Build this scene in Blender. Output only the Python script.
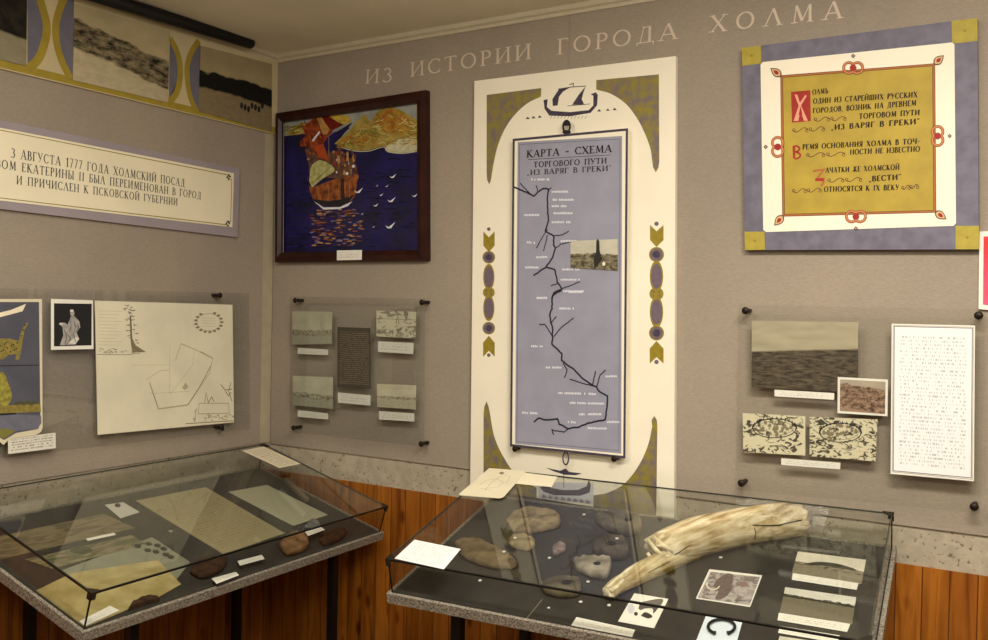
import bpy, bmesh, math, random
import numpy as np
from mathutils import Matrix, Vector, noise as mnoise

rnd = random.Random(7)
SC = bpy.context.scene
COL = SC.collection
for o in list(bpy.data.objects):
    bpy.data.objects.remove(o)

# ------------------------------------------------------------------ camera
F_PX = 913.78
CAM = np.array([3.14572, -3.18316, 1.645])
_yaw, _pit, _rol = 2.11254365, -0.01416188, 0.02022694
_fw = np.array([math.cos(_yaw)*math.cos(_pit), math.sin(_yaw)*math.cos(_pit), math.sin(_pit)])
_r = np.array([math.sin(_yaw), -math.cos(_yaw), 0.0])
_u = np.cross(_r, _fw)
_r2 = _r*math.cos(_rol)+_u*math.sin(_rol)
_u2 = -_r*math.sin(_rol)+_u*math.cos(_rol)
cd = bpy.data.cameras.new('camera')
cam = bpy.data.objects.new('camera', cd)
COL.objects.link(cam)
m = Matrix.Identity(4)
for i in range(3):
    m[i][0] = _r2[i]; m[i][1] = _u2[i]; m[i][2] = -_fw[i]; m[i][3] = CAM[i]
cam.matrix_world = m
cd.sensor_width = 36.0
cd.lens = F_PX/988*36.0
cd.clip_start = 0.02
SC.camera = cam

# ------------------------------------------------------------------ light
SC.view_settings.view_transform = 'Standard'
SC.view_settings.look = 'None'
SC.view_settings.gamma = 1.0
SC.view_settings.use_curve_mapping = False
SC.view_settings.exposure = 0.0
w = bpy.data.worlds.new('world'); SC.world = w
w.use_nodes = True
w.node_tree.nodes['Background'].inputs[0].default_value = (0.9, 0.8, 0.62, 1)
w.node_tree.nodes['Background'].inputs[1].default_value = 0.05

def area(name, loc, target, size, power, col, spread=180):
    l = bpy.data.lights.new(name, 'AREA')
    l.shape = 'RECTANGLE'; l.size, l.size_y = size
    l.energy = power; l.color = col; l.spread = math.radians(spread)
    o = bpy.data.objects.new(name, l); COL.objects.link(o)
    o.location = loc
    d = Vector(target)-Vector(loc)
    o.rotation_euler = d.to_track_quat('-Z', 'Y').to_euler()
    return o
LC = (1.0, 0.945, 0.855)
area('ceiling_lamp_near', (3.1, -1.75, 2.79), (3.1, -1.25, 0), (1.2, 0.3), 64, LC)
area('ceiling_lamp_middle', (1.5, -2.1, 2.79), (1.5, -1.8, 0), (1.2, 0.3), 28, LC)
area('ceiling_lamp_far', (3.6, -3.9, 2.79), (3.2, -3.3, 0), (1.2, 0.5), 48, LC)
def fill_light(name, loc, power, r=.12):  # unseen point light, added to brighten the ceiling
    l = bpy.data.lights.new(name, 'POINT'); l.energy = power; l.color = LC; l.shadow_soft_size = r
    o = bpy.data.objects.new(name, l); COL.objects.link(o); o.location = loc
fill_light('ceiling_fill_right', (3.9, -2.6, 2.35), 26)
fill_light('ceiling_fill_left', (1.6, -3.0, 2.35), 18)

# ------------------------------------------------------------------ helpers
def lin(c):
    out = []
    for v in c[:3]:
        v = v/255.0
        out.append(v/12.92 if v <= 0.04045 else ((v+0.055)/1.055)**2.4)
    return (*out, 1.0)

_mats = {}
def nodes_of(m):
    nt = m.node_tree
    return nt, nt.nodes, nt.links, nt.nodes['Principled BSDF']

def mat(name, col, rough=0.6, metal=0.0, var=0.0, scale=30, bump=0.0, spec=0.3, col2=None):
    if name in _mats: return _mats[name]
    m = bpy.data.materials.new(name); m.use_nodes = True
    nt, N, L, P = nodes_of(m)
    P.inputs['Roughness'].default_value = rough
    P.inputs['Metallic'].default_value = metal
    P.inputs['Specular IOR Level'].default_value = spec
    tc = N.new('ShaderNodeTexCoord')
    nz = N.new('ShaderNodeTexNoise'); nz.inputs['Scale'].default_value = scale
    nz.inputs['Detail'].default_value = 5
    L.new(tc.outputs['Object'], nz.inputs['Vector'])
    rp = N.new('ShaderNodeValToRGB')
    a = lin(col)
    if col2 is None:
        lo = tuple(x*(1-var) for x in a[:3])+(1,); hi = tuple(min(1, x*(1+var)) for x in a[:3])+(1,)
    else:
        lo, hi = a, lin(col2)
    rp.color_ramp.elements[0].color = lo; rp.color_ramp.elements[1].color = hi
    rp.color_ramp.elements[0].position = 0.35; rp.color_ramp.elements[1].position = 0.65
    L.new(nz.outputs['Fac'], rp.inputs['Fac']); L.new(rp.outputs['Color'], P.inputs['Base Color'])
    if bump:
        b = N.new('ShaderNodeBump'); b.inputs['Strength'].default_value = bump
        b.inputs['Distance'].default_value = 0.01
        L.new(nz.outputs['Fac'], b.inputs['Height']); L.new(b.outputs['Normal'], P.inputs['Normal'])
    _mats[name] = m
    return m

def math_node(N, L, op, a, b=None):
    n = N.new('ShaderNodeMath'); n.operation = op
    for i, x in enumerate((a, b)):
        if x is None: continue
        if isinstance(x, (int, float)): n.inputs[i].default_value = x
        else: L.new(x, n.inputs[i])
    return n.outputs[0]

def mix_node(N, L, fac, a, b):
    n = N.new('ShaderNodeMix'); n.data_type = 'RGBA'
    for i, x in ((0, fac), (6, a), (7, b)):
        if isinstance(x, (int, float)): n.inputs[i].default_value = x
        elif isinstance(x, tuple): n.inputs[i].default_value = x
        else: L.new(x, n.inputs[i])
    return n.outputs[2]

def ramp(N, L, fac, stops):
    r = N.new('ShaderNodeValToRGB'); cr = r.color_ramp
    while len(cr.elements) < len(stops): cr.elements.new(0.5)
    for e, (p, c) in zip(cr.elements, stops):
        e.position = p; e.color = c if len(c) == 4 else lin(c)
    L.new(fac, r.inputs['Fac'])
    return r.outputs['Color']

def photo_mat(name, sky, land, land2, hor=0.5, slope=0.0, amp=0.1, scale=6, detail=22, water=None, wl=0.0, seed=0.0, stretch=1.0):
    """an old print: pale sky above a ragged dark band, optionally pale ground or water below it"""
    if name in _mats: return _mats[name]
    m = bpy.data.materials.new(name); m.use_nodes = True
    nt, N, L, P = nodes_of(m)
    P.inputs['Roughness'].default_value = 0.45; P.inputs['Specular IOR Level'].default_value = 0.3
    uv = N.new('ShaderNodeUVMap'); uv.uv_map = 'UVMap'
    sp = N.new('ShaderNodeSeparateXYZ'); L.new(uv.outputs[0], sp.inputs[0])
    mp = N.new('ShaderNodeMapping'); L.new(uv.outputs[0], mp.inputs[0])
    mp.inputs['Location'].default_value = (seed, seed*1.7, 0); mp.inputs['Scale'].default_value = (1, stretch, 1)
    n1 = N.new('ShaderNodeTexNoise'); n1.inputs['Scale'].default_value = scale; n1.inputs['Detail'].default_value = 6
    n2 = N.new('ShaderNodeTexNoise'); n2.inputs['Scale'].default_value = detail; n2.inputs['Detail'].default_value = 6
    n2.inputs['Roughness'].default_value = 0.7
    n3 = N.new('ShaderNodeTexNoise'); n3.inputs['Scale'].default_value = 2.5
    for n in (n1, n2, n3): L.new(mp.outputs[0], n.inputs['Vector'])
    h = math_node(N, L, 'MULTIPLY_ADD', n1.outputs['Fac'], amp); h.node.inputs[2].default_value = hor-amp*0.5
    h2 = math_node(N, L, 'MULTIPLY_ADD', sp.outputs['X'], slope); L.new(h, h2.node.inputs[2])
    d = math_node(N, L, 'SUBTRACT', sp.outputs['Y'], h2)
    f = math_node(N, L, 'MULTIPLY', d, 40.0); f.node.use_clamp = True
    lc = ramp(N, L, n2.outputs['Fac'], [(0.38, lin(land)), (0.62, lin(land2))])
    s0 = lin(sky); s1 = tuple(x*0.8 for x in s0[:3])+(1,)
    scol = ramp(N, L, n3.outputs['Fac'], [(0.3, s1), (0.7, s0)])
    base = lc
    if water:
        w0 = lin(water); w1 = tuple(x*0.75 for x in w0[:3])+(1,)
        wc = ramp(N, L, n2.outputs['Fac'], [(0.3, w1), (0.6, w0)])
        e = math_node(N, L, 'MULTIPLY_ADD', n1.outputs['Fac'], amp*0.7); e.node.inputs[2].default_value = wl-amp*0.35
        e2 = math_node(N, L, 'MULTIPLY_ADD', sp.outputs['X'], slope); L.new(e, e2.node.inputs[2])
        d2 = math_node(N, L, 'SUBTRACT', sp.outputs['Y'], e2)
        f2 = math_node(N, L, 'MULTIPLY', d2, 30.0); f2.node.use_clamp = True
        base = mix_node(N, L, f2, wc, lc)
    c = mix_node(N, L, f, base, scol)
    L.new(c, P.inputs['Base Color'])
    _mats[name] = m
    return m

def sketch_mat(name, paper, ink, scale=9, lo=0.44, hi=0.5, seed=0.0, dist=1.5):
    if name in _mats: return _mats[name]
    m = bpy.data.materials.new(name); m.use_nodes = True
    nt, N, L, P = nodes_of(m); P.inputs['Roughness'].default_value = 0.6
    uv = N.new('ShaderNodeUVMap'); uv.uv_map = 'UVMap'
    mp = N.new('ShaderNodeMapping'); L.new(uv.outputs[0], mp.inputs[0]); mp.inputs['Location'].default_value = (seed, seed, 0)
    n = N.new('ShaderNodeTexNoise'); n.inputs['Scale'].default_value = scale; n.inputs['Detail'].default_value = 5
    n.inputs['Distortion'].default_value = dist
    L.new(mp.outputs[0], n.inputs['Vector'])
    c = ramp(N, L, n.outputs['Fac'], [(lo, lin(ink)), (hi, lin(paper))])
    L.new(c, P.inputs['Base Color'])
    _mats[name] = m
    return m

def lines_mat(name, paper, ink, rows, margin=0.08, density=0.5, seed=0.0, m2=0.06):
    """typed or handwritten rows too small to read: broken dark rows on paper"""
    if name in _mats: return _mats[name]
    m = bpy.data.materials.new(name); m.use_nodes = True
    nt, N, L, P = nodes_of(m); P.inputs['Roughness'].default_value = 0.7; P.inputs['Specular IOR Level'].default_value = 0.2
    uv = N.new('ShaderNodeUVMap'); uv.uv_map = 'UVMap'
    sp = N.new('ShaderNodeSeparateXYZ'); L.new(uv.outputs[0], sp.inputs[0])
    row = math_node(N, L, 'MULTIPLY', sp.outputs['Y'], float(rows))
    fr = math_node(N, L, 'FRACT', row)
    fl = math_node(N, L, 'FLOOR', row)
    inrow = math_node(N, L, 'LESS_THAN', fr, 0.5)
    cx = N.new('ShaderNodeCombineXYZ')
    L.new(math_node(N, L, 'MULTIPLY', sp.outputs['X'], 60.0), cx.inputs[0])
    L.new(math_node(N, L, 'MULTIPLY_ADD', fl, 7.31), cx.inputs[1]); cx.inputs[2].default_value = seed
    cx.inputs[1].links[0].from_node.inputs[2].default_value = seed
    n = N.new('ShaderNodeTexNoise'); n.inputs['Scale'].default_value = 1.0; n.inputs['Detail'].default_value = 3
    L.new(cx.outputs[0], n.inputs['Vector'])
    on = math_node(N, L, 'LESS_THAN', n.outputs['Fac'], density)
    a = math_node(N, L, 'GREATER_THAN', sp.outputs['X'], margin)
    b = math_node(N, L, 'LESS_THAN', sp.outputs['X'], 1-margin)
    c0 = math_node(N, L, 'GREATER_THAN', sp.outputs['Y'], m2)
    d0 = math_node(N, L, 'LESS_THAN', sp.outputs['Y'], 1-m2)
    f = on
    for q in (inrow, a, b, c0, d0): f = math_node(N, L, 'MULTIPLY', f, q)
    L.new(mix_node(N, L, f, lin(paper), lin(ink)), P.inputs['Base Color'])
    _mats[name] = m
    return m

def glass_mat(name, tint, refl=1.0):
    if name in _mats: return _mats[name]
    m = bpy.data.materials.new(name); m.use_nodes = True
    nt = m.node_tree; N = nt.nodes; L = nt.links
    N.remove(N['Principled BSDF'])
    tr = N.new('ShaderNodeBsdfTransparent'); tr.inputs[0].default_value = tuple(x**.5 for x in tint)
    gl = N.new('ShaderNodeBsdfGlossy'); gl.inputs['Roughness'].default_value = 0.02
    ge = N.new('ShaderNodeNewGeometry'); dt = N.new('ShaderNodeVectorMath'); dt.operation = 'DOT_PRODUCT'
    L.new(ge.outputs['Incoming'], dt.inputs[0]); L.new(ge.outputs['Normal'], dt.inputs[1])
    ab = math_node(N, L, 'ABSOLUTE', dt.outputs['Value'])
    pw = math_node(N, L, 'POWER', math_node(N, L, 'SUBTRACT', 1.0, ab), 5.0)
    k = math_node(N, L, 'MULTIPLY_ADD', pw, .96*refl); k.node.inputs[2].default_value = .042*refl; k.node.use_clamp = True
    mx = N.new('ShaderNodeMixShader'); L.new(k, mx.inputs[0]); L.new(tr.outputs[0], mx.inputs[1]); L.new(gl.outputs[0], mx.inputs[2])
    L.new(mx.outputs[0], N['Material Output'].inputs[0])
    _mats[name] = m
    return m

class Plane:
    def __init__(s, o, n, up):
        s.o = np.array(o, float); s.n = np.array(n, float)/np.linalg.norm(n)
        up = np.array(up, float); up -= s.n*(up@s.n); s.up = up/np.linalg.norm(up)
        s.right = np.cross(s.up, s.n)
    def at(s, u, v, h=0.0):
        d = _r2*((u-494)/F_PX) - _u2*((v-320)/F_PX) + _fw
        o = s.o+s.n*h
        t = ((o-CAM)@s.n)/(d@s.n)
        return CAM+d*t
    def off(s, h): return Plane(s.o+s.n*h, s.n, s.up)

def pxscale(P): return ((np.asarray(P)-CAM)@_fw)/F_PX    # metres per picture pixel at P

class MB:
    def __init__(s): s.v = []; s.f = []; s.m = []; s.uv = {}; s.mats = []; s.sm = []
    def mi(s, m):
        if m not in s.mats: s.mats.append(m)
        return s.mats.index(m)
    def face(s, pts, m, uv=None, smooth=False):
        i = len(s.v); s.v += [tuple(p) for p in pts]
        if uv: s.uv[len(s.f)] = uv
        s.f.append(list(range(i, i+len(pts)))); s.m.append(s.mi(m)); s.sm.append(smooth)
    def mesh(s, pts, faces, m, smooth=False):
        i = len(s.v); s.v += [tuple(p) for p in pts]; k = s.mi(m)
        for f in faces: s.f.append([i+q for q in f]); s.m.append(k); s.sm.append(smooth)
    def poly(s, pl, pts, h, m, uv=None):
        s.cnt = getattr(s, 'cnt', 0)+1; h = h+2e-5*(s.cnt % 7)
        P = [pl.at(u, v, h) for u, v in pts]
        nn = sum((np.cross(P[i]-P[0], P[(i+1) % len(P)]-P[0]) for i in range(len(P))), np.zeros(3))
        if nn@pl.n < 0: P = P[::-1]; uv = uv[::-1] if uv else None
        s.face(P, m, uv)
        return P
    def slab(s, pl, quad, h0, h1, m, side=None):
        """a sheet or board: front outline seen at the given pixels, real thickness h1-h0"""
        uv = [(0, 1), (1, 1), (1, 0), (0, 0)] if len(quad) == 4 else None
        P = s.poly(pl, quad, h1, m, uv)
        Q = [p-pl.n*(h1-h0) for p in P]
        n = len(P)
        for i in range(n):
            j = (i+1) % n
            s.face([P[i], Q[i], Q[j], P[j]], side or m)
        s.face(Q[::-1], side or m)
    def ribbon(s, pl, pts, wpx, h, m, closed=False):
        P = [pl.at(u, v, h) for u, v in pts]
        Q = [P[0]]
        for p in P[1:]:
            if np.linalg.norm(p-Q[-1]) > 1e-6: Q.append(p)
        P = Q
        if len(P) < 2: return
        if closed and np.linalg.norm(P[0]-P[-1]) < 1e-6: P = P[:-1]
        n = len(P); Lp = []; Rp = []
        for i in range(n):
            a = P[i-1] if (i > 0 or closed) else None
            c = P[(i+1) % n] if (i < n-1 or closed) else None
            d1 = (P[i]-a)/np.linalg.norm(P[i]-a) if a is not None else None
            d2 = (c-P[i])/np.linalg.norm(c-P[i]) if c is not None else None
            if d1 is None: d1 = d2
            if d2 is None: d2 = d1
            t1 = np.cross(pl.n, d1); t2 = np.cross(pl.n, d2); t = t1+t2; l = np.linalg.norm(t)
            t = t1 if l < .3 else t/l
            k = 1/max(.5, t@t1); hw = wpx*pxscale(P[i])/2*k
            Lp.append(P[i]+t*hw); Rp.append(P[i]-t*hw)
        for i in range(n if closed else n-1):
            j = (i+1) % n; dz = pl.n*(2e-5*(i % 3))
            s.face([Rp[i]+dz, Rp[j]+dz, Lp[j]+dz, Lp[i]+dz], m)
    def disc(s, pl, c, rx, ry, h, m, n=20):
        s.poly(pl, [(c[0]+rx*math.cos(2*math.pi*i/n), c[1]+ry*math.sin(2*math.pi*i/n)) for i in range(n)], h, m)
    def ring(s, pl, c, rx, ry, wpx, h, m, n=20, a0=0, a1=360):
        pts = [(c[0]+rx*math.cos(math.radians(a0+(a1-a0)*i/n)), c[1]+ry*math.sin(math.radians(a0+(a1-a0)*i/n))) for i in range(n+1)]
        s.ribbon(pl, pts, wpx, h, m)
    def box(s, o, ax, ay, az, m):
        o = np.array(o, float); ax, ay, az = (np.array(q, float) for q in (ax, ay, az))
        p = [o, o+ax, o+ax+ay, o+ay, o+az, o+ax+az, o+ax+ay+az, o+ay+az]
        f = [[0, 3, 2, 1], [4, 5, 6, 7], [0, 1, 5, 4], [1, 2, 6, 5], [2, 3, 7, 6], [3, 0, 4, 7]]
        if np.dot(np.cross(ax, ay), az) < 0: f = [q[::-1] for q in f]
        s.mesh(p, f, m)
    def tube(s, pts, rads, m, seg=14, caps=True, ell=1.0, up=None, wob=0.0, seed=0):
        pts = [np.array(p, float) for p in pts]; n = len(pts); V = []; R = random.Random(seed)
        for i, p in enumerate(pts):
            t = pts[min(i+1, n-1)]-pts[max(i-1, 0)]; t /= np.linalg.norm(t)
            a = np.array(up if up is not None else ((0, 0, 1) if abs(t[2]) < .9 else (1, 0, 0)), float)
            x = np.cross(t, a); x /= np.linalg.norm(x); y = np.cross(x, t)
            r = rads[i] if hasattr(rads, '__len__') else rads
            for k in range(seg):
                g = 2*math.pi*k/seg
                rr = r*(1+wob*(mnoise.noise(Vector((p[0]*14+math.cos(g)*2, p[1]*14+math.sin(g)*2, seed)))))
                V.append(p+x*rr*math.cos(g)+y*rr*ell*math.sin(g))
        F = []
        for i in range(n-1):
            for k in range(seg):
                k2 = (k+1) % seg
                F.append([i*seg+k, i*seg+k2, (i+1)*seg+k2, (i+1)*seg+k])
        if caps: F.append(list(range(seg))[::-1]); F.append([(n-1)*seg+k for k in range(seg)])
        s.mesh(V, F, m, smooth=True)
    def build(s, name, parent=None, origin=None):
        me = bpy.data.meshes.new(name)
        o = bpy.data.objects.new(name, me); COL.objects.link(o)
        V = np.array(s.v, float)
        if parent is not None:
            p, q = parent, np.zeros(3)
            while p: q += np.array(p.location); p = p.parent
            org = (V.min(0)+V.max(0))/2 - q
            base = q+org
            o.parent = parent
        else:
            org = base = np.array(origin if origin is not None else ((V.min(0)+V.max(0))/2))
        o.location = org
        me.from_pydata([tuple(x) for x in V-base], [], s.f)
        for mm in s.mats: me.materials.append(mm)
        ul = me.uv_layers.new(name='UVMap')
        for i, p in enumerate(me.polygons):
            p.material_index = s.m[i]; p.use_smooth = s.sm[i]
            if i in s.uv:
                for li, c in zip(p.loop_indices, s.uv[i]): ul.data[li].uv = c
        me.update()
        bm = bmesh.new(); bm.from_mesh(me); bmesh.ops.recalc_face_normals(bm, faces=[f for f in bm.faces]) if getattr(s, 'fixn', False) else None
        bm.to_mesh(me); bm.free()
        return o

def tag(o, label, cat, group=None):
    o['label'] = label; o['category'] = cat
    if group: o['group'] = group
    return o
def thing(name, label, cat, loc, group=None):
    o = bpy.data.objects.new(name, None); COL.objects.link(o)
    o.empty_display_size = 0.05; o.location = tuple(float(x) for x in loc)
    return tag(o, label, cat, group)
def structure(o): o['kind'] = 'structure'; return o

def Z(x0, y0, k):
    def f(*pts):
        if len(pts) == 1 and not isinstance(pts[0][0], (int, float)): pts = pts[0]
        return [(x0+x/k, y0+y/k) for x, y in pts]
    return f
def Z1(z, x, y): return z((x, y))[0]

# ------------------------------------------------------------------ lettering: strokes with thick stems, thin joins and serifs
T_, t_ = 0.155, 0.065
def S_(x0, y0, x1, y1, w=T_): return ('l', x0, y0, x1, y1, w)
def A_(cx, cy, rx, ry, a0, a1): return ('a', cx, cy, rx, ry, a0, a1)
def stem(x, y0=0, y1=1): return [S_(x, y0, x, y1), ('s', x, y0), ('s', x, y1)]
G = {
 'А': (.82, [S_(.06, 0, .41, 1, t_), S_(.41, 1, .74, 0), S_(.18, .34, .62, .34, t_), ('s', .06, 0), ('s', .74, 0)]),
 'Б': (.62, stem(.12)+[S_(.1, .97, .58, .97, t_), S_(.58, .97, .58, .82, t_), S_(.1, .55, .32, .55, t_), A_(.32, .28, .25, .26, -90, 90), S_(.1, .03, .32, .03, t_)]),
 'В': (.62, stem(.12)+[S_(.1, .97, .3, .97, t_), A_(.3, .76, .2, .21, -90, 90), S_(.1, .54, .32, .54, t_), A_(.32, .28, .25, .26, -90, 90), S_(.1, .03, .32, .03, t_)]),
 'Г': (.56, stem(.12)+[S_(.1, .97, .52, .97, t_), S_(.52, .97, .52, .8, t_)]),
 'Д': (.86, [S_(.2, .05, .36, .96, t_), S_(.64, .05, .64, 1), S_(.3, .97, .7, .97, t_), S_(.04, .04, .84, .04, t_), S_(.06, .05, .06, -.14, t_), S_(.82, .05, .82, -.14, t_)]),
 'Е': (.58, stem(.12)+[S_(.1, .97, .52, .97, t_), S_(.1, .52, .42, .52, t_), S_(.1, .03, .54, .03, t_), S_(.52, .97, .52, .84, t_), S_(.54, .03, .54, .18, t_)]),
 'Ж': (1.0, stem(.5)+[S_(.08, 0, .45, .5, T_*.8), S_(.1, 1, .45, .5, t_), S_(.92, 0, .55, .5, T_*.8), S_(.9, 1, .55, .5, t_)]),
 'З': (.54, [A_(.24, .76, .2, .21, -90, 150), A_(.24, .27, .25, .26, -150, 90)]),
 'И': (.86, stem(.14)+stem(.72)+[S_(.14, .05, .72, .95, t_)]),
 'Й': (.86, stem(.14)+stem(.72)+[S_(.14, .05, .72, .95, t_), A_(.43, 1.2, .14, .1, 180, 360)]),
 'К': (.76, stem(.14)+[S_(.16, .5, .62, 1, t_), S_(.26, .58, .7, 0), ('s', .7, 0), ('s', .62, 1)]),
 'Л': (.82, [S_(.06, 0, .41, 1, t_), S_(.41, 1, .74, 0), ('s', .06, 0), ('s', .74, 0)]),
 'М': (1.0, [S_(.14, 0, .2, 1, t_), S_(.2, 1, .5, .1), S_(.5, .1, .8, 1, t_), S_(.82, 1, .86, 0), ('s', .14, 0), ('s', .86, 0)]),
 'Н': (.86, stem(.14)+stem(.72)+[S_(.14, .5, .72, .5, t_)]),
 'О': (.92, [A_(.46, .5, .38, .48, 0, 360)]),
 'П': (.86, stem(.14)+stem(.72)+[S_(.1, .97, .76, .97, t_)]),
 'Р': (.6, stem(.14)+[S_(.1, .97, .32, .97, t_), A_(.32, .73, .22, .24, -90, 90), S_(.14, .49, .32, .49, t_)]),
 'С': (.76, [A_(.44, .5, .38, .48, 40, 320)]),
 'Т': (.72, stem(.36)+[S_(.03, .97, .69, .97, t_), S_(.04, .97, .04, .8, t_), S_(.68, .97, .68, .8, t_)]),
 'У': (.74, [S_(.06, 1, .4, .36), S_(.7, 1, .3, .04, t_), S_(.3, .04, .14, .04, t_), ('s', .06, 1), ('s', .7, 1)]),
 'Х': (.8, [S_(.08, 1, .72, 0), S_(.7, 1, .08, 0, t_), ('s', .08, 0), ('s', .72, 0), ('s', .08, 1), ('s', .7, 1)]),
 'Ч': (.78, stem(.64)+[S_(.12, 1, .12, .62), A_(.34, .62, .22, .2, 180, 290), S_(.4, .43, .64, .5, t_)]),
 'Ш': (1.05, stem(.12)+stem(.52)+stem(.92)+[S_(.1, .03, .94, .03, t_)]),
 'Ъ': (.74, stem(.24)+[S_(.02, .97, .26, .97, t_), S_(.22, .55, .42, .55, t_), A_(.42, .28, .24, .26, -90, 90), S_(.22, .03, .42, .03, t_)]),
 'Ы': (.92, stem(.12)+[S_(.1, .55, .3, .55, t_), A_(.3, .28, .22, .26, -90, 90), S_(.1, .03, .3, .03, t_)]+stem(.8)),
 'Я': (.66, stem(.52)+[S_(.3, .97, .56, .97, t_), A_(.3, .74, .22, .24, 90, 270), S_(.3, .49, .52, .49, t_), S_(.34, .5, .08, 0, T_*.8)]),
 'I': (.34, stem(.17)), '-': (.4, [S_(.05, .45, .35, .45, .09)]), '–': (.5, [S_(.05, .45, .45, .45, .1)]),
 ',': (.24, [S_(.14, .08, .06, -.14, .09)]), '„': (.4, [S_(.14, .08, .06, -.14, .09), S_(.32, .08, .24, -.14, .09)]),
 '“': (.4, [S_(.06, .8, .12, 1.02, .09), S_(.24, .8, .3, 1.02, .09)]),
 '1': (.42, stem(.24)+[S_(.08, .8, .24, 1, t_)]), '7': (.56, [S_(.06, .97, .52, .97, .09), S_(.52, .97, .2, 0, .11)]),
 '3': (.54, [A_(.24, .76, .2, .21, -90, 150), A_(.24, .27, .25, .26, -150, 90)]),
 ' ': (.5, []),
}
G['X'] = G['Х']
def text(mb, pl, s, p0, p1, hpx, m, h=0.001, bold=1.0, serif=True, gap=.2, each=None):
    a = pl.at(*p0, h); b = pl.at(*p1, h)
    X = b-a; Wd = np.linalg.norm(X); X /= Wd
    Yv = pl.up - X*(pl.up@X); Yv /= np.linalg.norm(Yv)
    H = hpx*pxscale((a+b)/2)
    tot = sum(G[c][0] for c in s)+gap*(len(s)-1)
    sx = Wd/tot; pen = 0.0
    cnt = [0]
    def q(x, y): return a+X*((pen+x)*sx)+Yv*(y*H)
    wu = min(sx, H)
    def bar(x0, y0, x1, y1, wd, w1=None):
        A, B = q(x0, y0), q(x1, y1); d = B-A; l = np.linalg.norm(d)
        if l < 1e-9: return
        cnt[0] += 1; dz = pl.n*(2.5e-5*(cnt[0] % 5)); A = A+dz; B = B+dz
        t = np.cross(pl.n, d/l); wa = wd*wu*bold/2; wb = (w1 if w1 is not None else wd)*wu*bold/2
        mb.face([A-t*wa, B-t*wb, B+t*wb, A+t*wa], m)
    for c in s:
        if each is not None and c != ' ': mb = MB()
        for e in G[c][1]:
            if e[0] == 'l': bar(*e[1:])
            elif e[0] == 's':
                if serif: bar(e[1]-.15, e[2]+(.02 if e[2] < .5 else -.02), e[1]+.15, e[2]+(.02 if e[2] < .5 else -.02), .05)
            else:
                _, cx, cy, rx, ry, a0, a1 = e
                n = max(6, int(abs(a1-a0)/20)); pr = None
                for i in range(n+1):
                    g = math.radians(a0+(a1-a0)*i/n); p = (cx+rx*math.cos(g), cy+ry*math.sin(g)); wd = t_+(T_-t_)*abs(math.cos(g))**1.3
                    if pr: bar(pr[0], pr[1], p[0], p[1], pr[2], wd)
                    pr = (p[0], p[1], wd)
        if each is not None and c != ' ': each(mb)
        pen += G[c][0]+gap

# ------------------------------------------------------------------ materials
M = {}
M['cream'] = mat('cream_paint', (243, 232, 200), .6, var=.03, scale=4)
M['paper'] = mat('white_paper', (240, 236, 222), .7, var=.03, scale=12)
M['whitepaint'] = mat('ivory_paint', (247, 238, 214), .6, var=.02, scale=5)
M['ink'] = mat('black_ink', (34, 32, 34), .7)
M['greyink'] = mat('grey_ink', (136, 124, 98), .7)
M['violet'] = mat('violet_ink', (70, 62, 76), .7, var=.2, scale=60)
M['lav'] = mat('lavender_field', (153, 152, 167), .5, var=.06, scale=9)
M['lavborder'] = mat('lavender_border', (112, 108, 121), .6, var=.14, scale=26)
M['greylav'] = mat('grey_lavender', (158, 148, 152), .6, var=.04, scale=10)
M['gold'] = mat('gold_field', (178, 152, 52), .55, var=.1, scale=12)
M['goldsq'] = mat('gold_square', (172, 155, 58), .55, var=.08, scale=40)
M['orange'] = mat('orange_line', (172, 104, 48), .6)
M['dkorange'] = mat('dark_brown_line', (96, 52, 34), .6)
M['red'] = mat('red_paint', (160, 40, 28), .6, var=.1)
M['pink'] = mat('pink_paint', (226, 160, 130), .6)
M['olive'] = mat('olive_gold_paint', (146, 132, 34), .55, scale=30, col2=(118, 104, 104))
M['olivesolid'] = mat('olive_gold_plain', (150, 130, 36), .55, var=.12, scale=60)
M['mauve'] = mat('mauve_paint', (112, 96, 108), .6, var=.1, scale=60)
M['blacklac'] = mat('black_lacquer', (14, 13, 13), .4, spec=.4)
M['blackboard'] = mat('black_board', (54, 51, 46), .75, var=.15, scale=14, spec=.2)
M['standoff'] = mat('dark_bronze', (38, 26, 20), .45, var=.2, metal=.3)
M['framewood'] = mat('red_brown_frame', (48, 18, 12), .35, var=.3, scale=14)
M['alu'] = mat('speckled_metal_edging', (92, 86, 76), .5, metal=.15, scale=170, col2=(176, 166, 148))
M['white'] = mat('white_dot', (238, 236, 228), .6)
M['mapwhite'] = mat('white_gouache', (224, 224, 228), .6)
M['river'] = mat('river_ink', (36, 38, 52), .6)

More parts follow.
